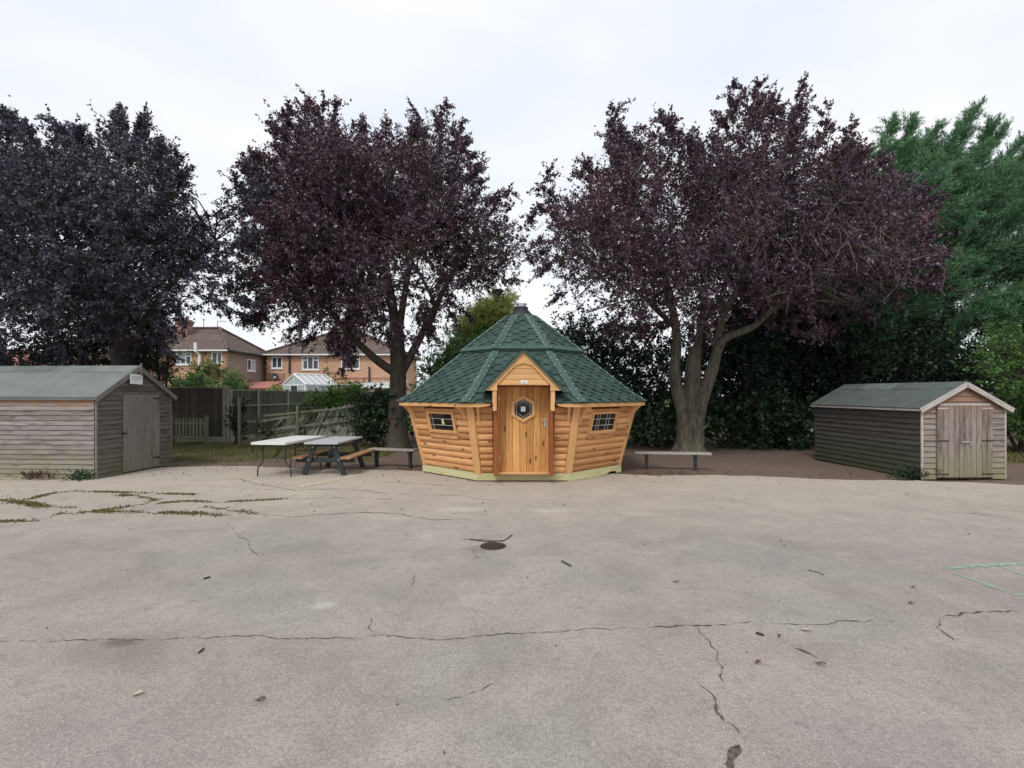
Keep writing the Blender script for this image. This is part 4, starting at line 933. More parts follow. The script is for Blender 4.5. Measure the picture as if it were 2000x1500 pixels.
# ------------------------------------------------------------------ sheds
def shed(loc, rotz, W, L, eave, ridge, label, sidem, gablem, bargem, feltm, nrow, door, double, capm, over=.09, eover=.10):
    S = empty('garden_shed', (loc[0], loc[1], 0), label, 'shed', None, rotz); hw = W / 2; sl = (ridge - eave) / hw
    # studs-and-lining core so no light leaks
    core = [(-hw + .02, 0), (hw - .02, 0), (hw - .02, eave), (0, ridge - .03), (-hw + .02, eave)]
    MB().prism([(x, .02, z) for x, z in core], [(x, L - .02, z) for x, z in core]).build('shed_lining', M['rsdark'], S)
    bh = eave / nrow
    def board(a, b, out, mat, h, up=1.0):
        a, b, out = Vector(a), Vector(b), Vector(out); x = (b - a).normalized(); w = bh * 1.06
        tilt = Vector((0, 0, 1)) - out * .10; z = (tilt - x * tilt.dot(x)).normalized(); y = z.cross(x)
        if y.dot(out) < 0: x = -x; y = z.cross(x)
        l = (b - a).length / 2; mm = MB(); q = w / 2
        pr = [(-.008, -q), (.020, -q), (.006, q), (-.008, q)]
        mm.prism([(-l, p[0], p[1]) for p in pr], [(l, p[0], p[1]) for p in pr])
        c = (a + b) / 2 + Vector((0, 0, h)) + out * (.006 + rnd.uniform(-.002, .003))
        return mm.build('wall_board', mat, S, frame(x, y, z, c) @ Matrix.Rotation(rnd.uniform(-.0012, .0012), 4, 'Y'))
    r = 0
    while True:
        h = bh * (r + .5)
        if h > ridge - .06: break
        half = hw if h <= eave else max(.05, (ridge - h) / sl - .02)
        if h <= eave:
            for sx in (-1, 1): board((sx * hw, 0.03, 0), (sx * hw, L, 0), (sx, 0, 0), sidem, h)
        x0, x1, dh = door
        if h < dh:
            if x0 - (-half) > .05: board((-half, 0, 0), (x0 - .01, 0, 0), (0, -1, 0), gablem, h)
            if half - x1 > .05: board((x1 + .01, 0, 0), (half, 0, 0), (0, -1, 0), gablem, h)
        else: board((-half, 0, 0), (half, 0, 0), (0, -1, 0), gablem, h)
        r += 1
    for sx in (-1, 1): plank('corner_batten', S, (sx * (hw + .012), -.012, 0), (sx * (hw + .012), -.012, eave), (1, 0, 0), .04, .035, bargem)
    # doors
    x0, x1, dh = door
    leaves = [(x0, x1)] if not double else [(x0, (x0 + x1) / 2 - .004), ((x0 + x1) / 2 + .004, x1)]
    for li, (a, b) in enumerate(leaves):
        d = MB().box(((a + b) / 2, -.022, dh / 2 + .01), (b - a - .01, .02, dh - .03)).build('door', double[0] if double else M['sheddoor'], S)
        n_ = max(3, int(round((b - a) / .115))) if double else 6; w = (b - a) / n_
        for i in range(n_):
            x = a + w * (i + .5)
            plank('door_board', d, (x, -.040 + rnd.uniform(-.002, .002), .035 + rnd.uniform(0, .012)), (x, -.040, dh - .005), (1, 0, 0), w - (.010 if double else .003), .018, double[0] if double else M['sheddoor'])
        if double:
            for z in (.10, .78, dh - .06):
                xa, xb = (a, a + .24) if li == 0 else (b - .24, b)
                MB().box(((xa + xb) / 2, -.052, z), (xb - xa, .006, .028)).build('strap_hinge', M['black_metal'] if z < 1.2 else M['barge'], d)
            if li == 0: plank('cover_strip', d, (b - .01, -.056, .04), (b - .01, -.056, dh - .02), (1, 0, 0), .045, .015, double[0])
        else:
            for z in (dh - .09, .25): MB().box((b - .10, -.052, z), (.22, .006, .03)).build('strap_hinge', M['black_metal'], d)
            MB().box((a + .02, -.058, .88), (.10, .02, .03)).build('latch', M['black_metal'], d)
    if double:
        MB().box((.0, -.072, .76), (.17, .012, .025)).build('hasp', M['steel'], S); MB().tube([(.075, -.085, .75), (.075, -.085, .69), (.11, -.085, .69), (.11, -.085, .75)], .008, 6).build('padlock', M['steel'], S)
        plank('door_head', S, (x0 + .05, -.03, dh + .02), (x1 - .05, -.03, dh + .02), (0, 0, 1), .045, .03, bargem)
    # roof: two felted slopes, barge boards, eave trim
    dz = -eover * sl
    for sx in (-1, 1):
        f = [Vector((0, -over, ridge + .02)), Vector((sx * (hw + eover), -over, eave + dz + .02)), Vector((sx * (hw + eover), L + over, eave + dz + .02)), Vector((0, L + over, ridge + .02))]
        nrm = Vector((sx * sl, 0, 1)).normalized()
        m = MB(); N_ = 9; grid = []
        for i in range(N_ + 1):
            for j in range(4):
                p = f[0].lerp(f[3], i / N_).lerp(f[1].lerp(f[2], i / N_), j / 3) + nrm * rnd.uniform(-.005, .011); grid.append(p)
        top = len(grid); m.v = [tuple(p + nrm * .015) for p in grid] + [tuple(p - nrm * .012) for p in grid]
        for i in range(N_):
            for j in range(3):
                q = [i * 4 + j, i * 4 + j + 1, (i + 1) * 4 + j + 1, (i + 1) * 4 + j]; m.f.append(q); m.f.append([x + top for x in q[::-1]])
        for i in range(N_):
            for j in (0, 3): q = [i * 4 + j, (i + 1) * 4 + j]; m.f.append([q[0], q[1], q[1] + top, q[0] + top])
        for i in (0, N_):
            for j in range(3): q = [i * 4 + j, i * 4 + j + 1]; m.f.append([q[0], q[1], q[1] + top, q[0] + top])
        rf = m.build('roof_felt', feltm, S, smooth=False)
        # lapped upper strip of felt along the ridge, in lengths
        y = -over + .02
        while y < L:
            y2 = min(L + over - .02, y + rnd.uniform(.8, 1.15)); q = []
            for yy in (y, y2):
                for d_ in (0.0, .26): q.append(Vector((sx * d_, yy, ridge + .02 - sl * d_)) + nrm * .024)
            q = [q[0], q[1], q[3], q[2]]
            MB().prism(q, [v - nrm * .006 for v in q]).build('ridge_felt', capm if rnd.random() < .6 else feltm, rf); y = y2 - .0
        a, b = Vector((sx * .0, -over - .012, ridge - .02)), Vector((sx * (hw + eover + .01), -over - .012, eave + dz - .02))
        plank('barge_board', S, a, b, (0, 0, 1), .10, .02, bargem)
        MB().box((sx * (hw + eover - .012), L / 2, eave + dz - .005), (.016, L + 2 * over - .03, .05)).build('eave_trim', M['feltdark'] if not double else bargem, S)
    for y in (0.02, L - .02): pass
    return S
S1 = shed((-8.42, 12.05), R(86.0), 2.13, 3.4, 1.70, 2.33, 'grey weathered wooden shed with a single door and white notice under its gable', M['shedside'], M['shedshade'], M['bargedark'], M['felt'], 17, (-.42, .66, 1.72), None, M['feltdark'], over=.08, eover=.10)
plank('finial', S1, (0, -.115, 2.14), (0, -.115, 2.42), (1, 0, 0), .05, .02, M['bargedark'])
nt_ = MB().box((-.14, -.115, 2.06), (.36, .006, .22), Matrix.Rotation(R(2), 3, 'Y')).build('notice', M['paper'], S1)
m = MB()
for i, (w, z) in enumerate(((.26, .055), (.29, .02), (.16, -.02))):
    x = -w / 2
    while x < w / 2:
        l = rnd.uniform(.02, .045); m.box((-.14 + x + l / 2, -.1195, 2.06 + z), (l, .002, .011)); x += l + .012
m.build('notice_print', M['ink'], nt_, kind='stuff')
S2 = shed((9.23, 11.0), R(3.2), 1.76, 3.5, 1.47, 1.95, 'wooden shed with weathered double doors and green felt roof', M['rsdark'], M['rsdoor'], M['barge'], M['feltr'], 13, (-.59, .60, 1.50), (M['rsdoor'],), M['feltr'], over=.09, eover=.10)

# ------------------------------------------------------------------ tables and benches
FT = empty('folding_table', (-4.92, 11.95, 0), 'long white plastic folding table on thin black legs beside the picnic table', 'table', None, R(-6.5))
m = MB(); w, l = .385, .915
rr = []
for cx_, cy_, a0 in ((w - .05, l - .05, 0), (-w + .05, l - .05, 90), (-w + .05, -l + .05, 180), (w - .05, -l + .05, 270)):
    for i in range(4): a = R(a0 + 30 * i); rr.append((cx_ + .05 * math.cos(a), cy_ + .05 * math.sin(a)))
MB().prism([Vector((x, y, .735)) for x, y in rr][::-1], [Vector((x, y, .69)) for x, y in rr][::-1]).build('table_top', M['whitetop'], FT)
for sy in (-1, 1):
    y = sy * .66
    for sx in (-1, 1):
        leg = smooth_path([(sx * .25, y, .69), (sx * .25, y, .38), (sx * .26, y, .30), (sx * .345, y, .20), (sx * .37, y, .12), (sx * .37, y, .0)], 4)
        MB().tube(leg, .0135, 8).build('leg', M['black_metal'], FT, smooth=True)
    MB().tube([(-.25, y, .40), (.25, y, .40)], .010, 6).build('cross_bar', M['black_metal'], FT)
    MB().tube([(0, y, .40), (0, y - sy * .30, .68)], .009, 6).build('brace', M['black_metal'], FT)
    MB().tube([(.02, y, .40), (.19, y - sy * .05, .66)], .009, 6).build('brace', M['black_metal'], FT)

PT = empty('picnic_table', (-3.98, 12.10, 0), 'charcoal A-frame picnic table with pale top and orange bench seats', 'picnic table', None, R(-3))
for i in range(5):
    x = -.29 + .145 * i; plank('top_board', PT, (x, -.80, .695), (x, .80, .695), (1, 0, 0), .139, .04, M['greytop'])
for sy in (-1, 1):
    y = sy * .62
    for sx in (-1, 1):
        lg_ = plank('leg', PT, (sx * .20, y, .675), (sx * .43, y, 0.0), (1, 0, 0), .105, .055, M['charcoal'])
        for f in ((sx * .235, .60), (sx * .325, .33)): MB().lathe([(0, 0), (.014, 0), (.014, .012), (0, .014)], sides=8).build('bolt', M['steel'], PT, frame(Vector((1, 0, 0)), Vector((0, 0, 1)), Vector((0, -1, 0)), (f[0], y - .03, f[1])))
    plank('seat_bearer', PT, (-.64, y + sy * -.058, .315), (.64, y + sy * -.058, .315), (0, 0, 1), .095, .05, M['charcoal'])
    plank('top_bearer', PT, (-.33, y + sy * -.058, .640), (.33, y + sy * -.058, .640), (0, 0, 1), .06, .05, M['charcoal'])
for sx in (-1, 1):
    for i in range(2): x = sx * (.46 + .115 * i); plank('seat_board', PT, (x, -.80, .385), (x, .80, .385), (1, 0, 0), .108, .04, M['seat'])

def bench(a, b, h, d, legs, label, mat):
    a, b = Vector(a), Vector(b); c = (a + b) / 2; ang = math.atan2(b.y - a.y, b.x - a.x); L = (b - a).length
    B = empty('bench', (c.x, c.y, 0), label, 'bench', 'low backless plank benches', ang)
    for i in range(2): y = (-.5 + i) * d / 2; plank('seat_board', B, (-L / 2, y, h - .02), (L / 2, y, h - .02 + rnd.uniform(-.004, .004)), (0, 1, 0), d / 2 - .012, .04, mat)
    for x in legs:
        MB().box((x * L, 0, (h - .04) / 2 - .02), (.07, .07, h - .0)).build('leg', M['charcoal'], B)
        MB().box((x * L, 0, h - .065), (.06, d * .8, .045)).build('bearer', M['charcoal'], B)
    return B
bench((-3.45, 13.1, 0), (-2.28, 12.75, 0), .415, .30, (-.36, .38), 'long grey plank bench half hidden between picnic table and cabin', M['bench'])
bench((2.86, 12.55, 0), (4.55, 12.30, 0), .385, .27, (-.34, .30), 'grey plank bench in the shade right of the cabin', M['bench'])

# ------------------------------------------------------------------ fences
# tall dark close-boarded fence left, then receding fence with concrete posts
def fence_run(pts, h, label, name, cat, rails=True, postm='concrete'):
    o = pts[0]; Fr = empty(name, (o[0], o[1], 0), label, cat); off = Vector((o[0], o[1], 0))
    V = [Vector((p[0], p[1], 0)) - off for p in pts]
    for p in V: MB().box((p.x, p.y, h / 2), (.11, .11, h + .08)).build('post', M[postm], Fr)
    for a, b in zip(V, V[1:]):
        d = (b - a); L = d.length; d.normalize(); n = Vector((d.y, -d.x, 0)); a2, b2 = a + d * .06, b - d * .06
        k = int(L / .105); m = MB()
        for i in range(k):
            x0 = a2 + d * ((L - .12) * (i + .5) / k)
            c = x0 + n * (.006 if i % 2 else 0) + Vector((0, 0, .16 + (h - .2) / 2)); m.box(c, (.102, .014, h - .22), Matrix.Rotation(math.atan2(d.y, d.x) + .05, 3, 'Z'))
        m.build('fence_boards', M['creosote'], Fr, kind='stuff')
        plank('gravel_board', Fr, a2 + Vector((0, 0, .07)), b2 + Vector((0, 0, .07)), (0, 0, 1), .18, .04, M['concrete'] if postm == 'concrete' else M['creosote'])
        plank('capping', Fr, a2 + Vector((0, 0, h - .02)), b2 + Vector((0, 0, h - .02)), n, .07, .03, M['fencewood'])
        if rails:
            for z in (h * .35, h * .68): plank('rail', Fr, a2 + n * .04 + Vector((0, 0, z)), b2 + n * .04 + Vector((0, 0, z)), (0, 0, 1), .06, .045, M['fencewood'])
    return Fr
fence_run([(-14.2, 19.2), (-12.45, 19.35), (-10.42, 19.5)], 1.98, 'tall dark boarded fence panels behind the small picket gate', 'panel_fence', 'fence', rails=False)
fence_run([((450 - 1000) / F * 19.6, 19.6), ((503 - 1000) / F * 21.2, 21.2), ((561 - 1000) / F * 23.2, 23.2), ((607 - 1000) / F * 25, 25), ((660 - 1000) / F * 27, 27), ((760 - 1000) / F * 29, 29)], 1.88, 'receding dark fence with pale concrete posts and grey rails', 'panel_fence', 'fence')
# low picket gate
a = P(338, 866, 18.7); b = P(398, 866, 18.5)
PGt = empty('picket_gate', (a.x, a.y, 0), 'low mossy green picket gate beside the tall dark fence', 'gate'); L = b.x - a.x
for x in (0, L): MB().box((x, -.02, .47), (.09, .09, 1.0)).build('post', M['gatewood'], PGt)
for i in range(9): x = .11 + (L - .22) * i / 8; plank('picket', PGt, (x, 0, .06), (x, 0, .88), (1, 0, 0), .072, .02, M['gatewood'], jit=.004)
for z in (.22, .70): plank('rail', PGt, (.05, -.03, z), (L - .05, -.03, z), (0, 0, 1), .07, .035, M['gatewood'])
# collapsed slat fence leaning over
LF = empty('slat_fence', (P(520, 862, 17.6).x, 17.6, 0), 'collapsed lichen-grey slat fence leaning sideways with skewed pickets', 'fence'); lo_ = LF.location.copy()
nS = 40
for i in range(nS):
    f = i / (nS - 1); xb = 505 + 185 * f; top_y = 822 - 38 * f + rnd.uniform(-4, 4); lean = 44 - 30 * f + rnd.uniform(-3, 3)
    if rnd.random() < .06: continue
    a = P(xb, 858 + rnd.uniform(-2, 2), 17.7); b = P(xb + lean, top_y, 17.95)
    plank('slat', LF, a - lo_, b - lo_, (1, 0, 0), .072, .018, M['fencewood'], jit=.02)
for y0, y1 in ((824, 790), (842, 818)):
    plank('rail', LF, P(505, y0, 17.6) - lo_, P(705, y1, 17.75) - lo_, (0, 0, 1), .075, .05, M['fencewood'])
plank('rail', LF, P(515, 812, 17.55) - lo_, P(640, 800, 17.6) - lo_, (0, 0, 1), .07, .04, M['gatewood'])
for px in (468, 582): plank('post', LF, P(px, 866, 17.5) - lo_, P(px - 1, 776 if px < 500 else 792, 17.5) - lo_, (1, 0, 0), .085, .085, M['gatewood'])

# ------------------------------------------------------------------ houses
def wbox(name, parent, c, d, mat, label=None): return MB().box(c, d).build(name, mat, parent, label=label)
def window(parent, p0, p1, face, cols, off, transoms=(), curtains=()):
    """p0,p1: lower-left, upper-right corners on the wall; face 'y' looks at -y, 'x' looks at +x"""
    x = 0 if face == 'y' else 1
    u0, u1 = (p0.x, p1.x) if face == 'y' else (p0.y, p1.y); z0, z1 = p0.z, p1.z; pl = p0.y if face == 'y' else p0.x
    def bx(name, par, ua, ub, za, zb, d0, d1, mat):
        ua, ub = min(ua, ub), max(ua, ub)
        if face == 'y': c = ((ua + ub) / 2, pl - (d0 + d1) / 2, (za + zb) / 2); d = (ub - ua, d1 - d0, zb - za)
        else: c = (pl + (d0 + d1) / 2, (ua + ub) / 2, (za + zb) / 2); d = (d1 - d0, ub - ua, zb - za)
        return wbox(name, par, Vector(c) - off, d, mat)
    w = bx('window', parent, u0, u1, z0, z1, -.05, .015, M['houseglass']); t = .085
    for a, b, c, d in ((u0, u0 + t, z0, z1), (u1 - t, u1, z0, z1), (u0 + t, u1 - t, z1 - t, z1), (u0 + t, u1 - t, z0, z0 + t)): bx('frame', w, a, b, c, d, .017, .06, M['white'])
    for f in cols: uu = u0 + (u1 - u0) * f; bx('mullion', w, uu - t / 2, uu + t / 2, z0 + t, z1 - t, .018, .055, M['white'])
    for f, fa, fb in transoms: zz_ = z0 + (z1 - z0) * f; bx('transom', w, u0 + (u1 - u0) * fa + t / 2, u0 + (u1 - u0) * fb - t / 2, zz_ - .05, zz_ + .05, .019, .05, M['white'])
    for fa, fb, za, zb in curtains: bx('curtain', w, u0 + (u1 - u0) * fa, u0 + (u1 - u0) * fb, z0 + (z1 - z0) * za, z0 + (z1 - z0) * zb, .0155, .0165, M['curtain'])
    bx('sill', w, u0 - .06, u1 + .06, z0 - .08, z0 - .002, -.02, .09, M['white'])
    return w
def hip_roof(parent, x0, x1, y0, y1, e, r, ov, mat, off, hipx=None):
    hx_ = hipx or (y1 - y0) / 2 * .8; ym = (y0 + y1) / 2
    c = [Vector(v) for v in ((x0 - ov, y0 - ov, e), (x1 + ov, y0 - ov, e), (x1 + ov, y1 + ov, e), (x0 - ov, y1 + ov, e))]
    a, b = Vector((x0 + hx_, ym, r)), Vector((x1 - hx_, ym, r)); m = MB()
    vs = [v - off for v in c + [a, b]] + [v - off - Vector((0, 0, .12)) for v in c]
    m.add(vs, [(0, 1, 5, 4), (1, 2, 5), (2, 3, 4, 5), (3, 0, 4), (0, 6, 7, 1), (1, 7, 8, 2), (2, 8, 9, 3), (3, 9, 6, 0), (6, 9, 8, 7)])
    rf = m.build('roof', mat, parent)
    for p, q in ((c[0], a), (c[1], b), (c[2], b), (c[3], a), (a, b)): MB().tube([p - off + Vector((0, 0, .03)), q - off + Vector((0, 0, .05))], .13, 6).build('ridge_tile', M['rooftile'] if mat is M['rooftile'] else mat, rf)
    g = .07
    MB().box(((x0 + x1) / 2 - off.x, y0 - ov - .05 - off.y, e - .06), (x1 - x0 + 2 * ov, .10, .11)).build('gutter', M['white'], parent)
    MB().box((x1 + ov + .05 - off.x, (y0 + y1) / 2 - off.y, e - .06), (.10, y1 - y0 + 2 * ov, .11)).build('gutter', M['blackcap'], parent)
    return rf
def quoins(parent, x, y, h, off, mat):
    m = MB(); z = 2.4; i = 0
    while z < h - .1: w = .34 if i % 2 else .2; m.box((x - w / 2 - off.x, y - .01 - off.y, z + .11), (w, .04, .21)); m.box((x + .005 - off.x, y + w / 2 - off.y, z + .11), (.035, w, .21)); z += .225; i += 1
    m.build('quoins', mat, parent, kind='stuff')

# left house
off = Vector((-27.5, 41, 0)); H1 = empty('brick_house', off, 'brick house with rendered side wall and fat red chimney, left of the other house', 'house')
x0, x1, y0, y1, E, RG = -35.5, -21.85, 41.0, 48.2, 4.95, 7.1
wbox('wall', H1, Vector(((x0 + x1) / 2, y0 + .15, E / 2)) - off, (x1 - x0, .3, E), M['brick'])
wbox('wall', H1, Vector((x1 - .15, (y0 + y1) / 2 + .15, E / 2 + 1.3)) - off, (.3, y1 - y0 - .3, E - 2.6), M['render'], 'brown pebbledash rendered side wall')
wbox('wall', H1, Vector((x1 - .14, (y0 + y1) / 2 + .15, 1.3)) - off, (.3, y1 - y0 - .3, 2.6), M['redbrick'], 'red brick lower side wall')
wbox('wall', H1, Vector(((x0 + x1) / 2, y1 - .15, E / 2)) - off, (x1 - x0 - .6, .3, E), M['brick']); wbox('wall', H1, Vector((x0 + .15, (y0 + y1) / 2, E / 2)) - off, (.3, y1 - y0 - .6, E), M['brick'])
rf = hip_roof(H1, x0, x1, y0, y1, E + .1, RG, .35, M['rooftile'], off, 2.4)
quoins(H1, x1, y0, E, off, M['brick'])
window(H1, P(345, 712, 41), P(375, 689, 41), 'y', (.62,), off, ((.72, .62, 1.0),), ((.03, .6, .5, .95), (.04, .3, .05, .4)))
window(H1, P(414, 710, 41), P(435, 687, 41), 'y', (.52,), off)
ya = -21.85 / ((482 - CX) / F); yb = -21.85 / ((497.5 - CX) / F)
window(H1, Vector((-21.85, ya, P(0, 724, ya).z)), Vector((-21.85, yb, P(0, 701, ya).z)), 'x', (.45,), off, curtains=((.5, .95, .05, .95),))
cpos = P(361, 660, 43.4); ch = wbox('chimney', rf, Vector((cpos.x, 43.4, 7.0)) - off, (.85, .75, 1.35), M['oldbrick'])
for dx, w, z in ((0, .98, 7.35), (0, 1.05, 7.5)): wbox('chimney_course', ch, Vector((cpos.x, 43.4, z)) - off, (w, w - .1, .12), M['oldbrick'])
for dx in (-.2, .2): MB().lathe([(.13, 0), (.12, .32), (.09, .33), (0, .33)], Vector((cpos.x + dx, 43.4, 7.66)) - off, 10).build('chimney_pot', M['oldbrick'], ch)
MB().tube([P(353, 669, 42.4) - off, P(373, 656, 43.0) - off], .07, 6).build('flashing', M['render'], H1)
MB().tube([P(381, 669, 40.5) - off, P(382, 686, 40.5) - off, P(390, 694, 40.75) - off, P(390, 760, 40.75) - off], .11, 8).build('soil_pipe', M['white'], H1)
wbox('vent', H1, P(401, 691, 40.99) - off, (.18, .03, .14), M['blackcap'])
for px, yt in ((398, 622), (425, 627)): MB().tube([P(px, 645, 44.6) - off, P(px, yt, 44.6) - off], .025, 5).build('aerial_mast', M['black_metal'], H1)
MB().tube([P(425, 627, 44.6) - off, P(443, 628, 44.6) - off], .022, 5).build('aerial_arm', M['steel'], H1)
for i in range(6): MB().tube([P(428 + i * 2.6, 625.5, 44.6) - off, P(428 + i * 2.6, 630, 44.6) - off], .012, 4).build('aerial_element', M['steel'], H1)
for i in range(4): MB().tube([P(394 + i * 2.8, 622.5, 44.6) - off, P(394 + i * 2.8, 626, 44.6) - off], .014, 4).build('aerial_element', M['black_metal'], H1)
# right house
off = Vector((-15.5, 46.9, 0)); H2 = empty('brick_house', off, 'orange brick house with three upstairs windows, conservatory and black downpipe', 'house')
x0, x1, y0, y1, E, RG = -21.4, -9.6, 46.9, 54.0, 5.05, 7.35
wbox('wall', H2, Vector(((x0 + x1) / 2, y0 + .15, E / 2)) - off, (x1 - x0, .3, E), M['brick'])
for xx in (x0 + .15, x1 - .15): wbox('wall', H2, Vector((xx, (y0 + y1) / 2, E / 2)) - off, (.3, y1 - y0 - .62, E), M['brick'])
wbox('wall', H2, Vector(((x0 + x1) / 2, y1 - .15, E / 2)) - off, (x1 - x0, .3, E), M['brick'])
hip_roof(H2, x0, x1, y0, y1, E + .1, RG, .35, M['rooftile'], off, 4.4)
quoins(H2, x0 + .3, y0, E, off, M['brick'])
window(H2, P(531, 719.5, 46.9), P(552, 697, 46.9), 'y', (.5,), off)
window(H2, P(590, 722, 46.9), P(623, 696, 46.9), 'y', (.34, .66), off, ((.72, 0, .34), (.72, .66, 1)), ((.04, .12, .05, .65),))
window(H2, P(666.5, 720.5, 46.9), P(703, 694, 46.9), 'y', (.58,), off, ((.7, .58, 1),))
MB().tube([P(565.5, 693, 46.75) - off, P(565, 730, 46.75) - off], .07, 8).build('downpipe', M['blackcap'], H2)
MB().tube([P(721, 716, 46.75) - off, P(721, 750, 46.75) - off], .07, 8).build('downpipe', M['blackcap'], H2)
MB().tube([P(564.5, 690, 46.4) - off, P(564.5, 680, 46.6) - off], .07, 8).build('vent_pipe', M['blackcap'], H2)
wbox('string_course', H2, Vector((-12.6, 46.87, P(0, 738.5, 46.9).z)) - off, (5.8, .05, .12), M['redbrick'])
wbox('wall_panel', H2, Vector((-20.6, 46.88, 2.2)) - off, (1.5, .06, 2.6), M['redbrick'])
dish = MB().lathe([(0, .0), (.14, .02), (.27, .07), (.28, .075)], sides=18).build('satellite_dish', M['houseglass'], H2, frame(Vector((1, 0, 0)), Vector((0, .35, .94)), Vector((.3, -.9, .3)).normalized(), P(536.5, 735, 46.6) - off))
# conservatory (part of the right house)
cg = P(575, 768, 42.5); cv = MB(); ang = R(-28)
RM = Matrix.Rotation(ang, 4, 'Z'); RM.translation = Vector((cg.x, 42.5, 0)) - off
cw, cl_, ce, cr_ = 1.28, 3.3, 2.40, 3.22
cv.prism([(-cw, 0, 0), (cw, 0, 0), (cw, 0, .9), (-cw, 0, .9)], [(-cw, cl_, 0), (cw, cl_, 0), (cw, cl_, .9), (-cw, cl_, .9)])
CV = cv.build('conservatory', M['redbrick'], H2, RM)
for sx in (-1, 1):
    for y in (0.03, cl_ / 3, 2 * cl_ / 3, cl_): MB().box((sx * cw, y, 1.65), (.08, .08, 1.5)).build('glazing_post', M['white'], CV)
    MB().box((sx * cw, cl_ / 2, 2.40), (.10, cl_, .10)).build('eave_beam', M['white'], CV)
    MB().box((sx * (cw - .005), cl_ / 2, 1.62), (.02, cl_ - .05, 1.45)).build('pane', M['curtain'], CV)
    q = [Vector((0, -.02, cr_)), Vector((sx * (cw + .06), -.02, ce)), Vector((sx * (cw + .06), cl_, ce)), Vector((0, cl_, cr_))]
    MB().prism([v + Vector((0, 0, .02)) for v in q][::-sx], [v for v in q][::-sx]).build('roof_panel', M['greytop'], CV)
    for i in range(6): y = cl_ * i / 5; MB().tube([(0, y, cr_ + .04), (sx * (cw + .06), y, ce + .04)], .038, 5).build('roof_bar', M['white'], CV)
    MB().tube([(0, -.03, cr_ + .03), (sx * (cw + .08), -.03, ce + .02)], .07, 6).build('gable_bar', M['white'], CV)
MB().tube([(0, 0, cr_ + .06), (0, cl_, cr_ + .06)], .06, 6).build('ridge_bar', M['white'], CV)
MB().prism([(-cw + .05, -.01, ce + .06), (cw - .05, -.01, ce + .06), (0, -.01, cr_ - .06)], [(-cw + .05, .02, ce + .06), (cw - .05, .02, ce + .06), (0, .02, cr_ - .06)]).build('gable_pane', M['curtain'], CV)
MB().box((0, -.01, ce), (2 * cw, .08, .11)).build('gable_beam', M['white'], CV)
MB().box((0, -.03, 2.82), (.05, .05, .75)).build('gable_mullion', M['white'], CV)
for i, x in enumerate((-.85, 0, .85)): MB().box((x, .0, 1.62), (.72, .02, 1.42)).build('pane', M['houseglass'] if i == 1 else M['curtain'], CV)
for x in (-1.24, -.43, .43, 1.24): MB().box((x, -.02, 1.65), (.09, .07, 1.5)).build('glazing_post', M['white'], CV)
# lean-to and flat-roofed extension
lt = wbox('lean_to', H1, Vector((-20.35, 43.6, 1.1)) - Vector((-27.5, 41, 0)), (2.4, 3.4, 2.2), M['redbrick'])
q = [Vector(v) - Vector((-27.5, 41, 0)) for v in ((-21.7, 41.7, 2.18), (-18.9, 41.7, 2.18), (-18.9, 44.4, 2.72), (-21.7, 44.4, 2.72))]
MB().prism(q, [v - Vector((0, 0, .1)) for v in q]).build('lean_to_roof', M['redtile'], lt)
MB().tube([P(477, 750, 41.6) - Vector((-27.5, 41, 0)), P(477, 768, 41.6) - Vector((-27.5, 41, 0))], .09, 6).build('downpipe', M['white'], H1)
ex = wbox('extension', H2, Vector((-11.6, 44.9, 1.15)) - off, (5.0, 3.8, 2.3), M['brick'])
q = [Vector(v) - off for v in ((-14.2, 42.9, 2.35), (-9.0, 42.9, 2.35), (-9.0, 46.8, 2.85), (-14.2, 46.8, 2.62))]
MB().prism(q, [v - Vector((0, 0, .12)) for v in q]).build('extension_roof', M['greytop'], ex)
MB().box(Vector((-11.6, 42.86, 2.27)) - off, (5.2, .06, .22)).build('fascia', M['white'], ex); MB().box(Vector((-13.0, 42.82, 2.33)) - off, (2.2, .03, .10)).build('gutter', M['blackcap'], ex)
# far red-roofed house at the left edge
off = Vector((-47, 46, 0)); H3 = empty('brick_house', off, 'house with pinkish red roof glimpsed behind the grey shed at the left edge', 'house')
wbox('wall', H3, (0, 3, 1.9), (10, 6, 3.8), M['redbrick']); hip_roof(H3, -52, -42, 46, 52, 3.9, 5.6, .4, M['redtile'], off, 2.5)
wbox('window', H3, (2, -.02, 2.8), (1.2, .06, 1.0), M['houseglass'])

# ------------------------------------------------------------------ small things on the ground
g = G(963, 1067)
DC = empty('drain_cover', (g.x, g.y, 0), 'round rusty iron drain cover set in the tarmac', 'drain cover')
MB().lathe([(.150, .002), (.148, .008), (.132, .008), (.128, .004)], sides=28).build('rim', M['rust'], DC)
MB().lathe([(0, .004), (.127, .004)], sides=28).build('pit_dark_disc', M['blackcap'], DC)  # flat black disc painting the darkness below the bars, no real depth
for i in range(6): x = -.10 + .04 * i; l = math.sqrt(.122 ** 2 - x * x); MB().box((x, 0, .009), (.016, 2 * l, .008)).build('bar', M['rust'], DC)
MB().box((0, 0, .0085), (.24, .016, .007)).build('bar', M['rust'], DC)

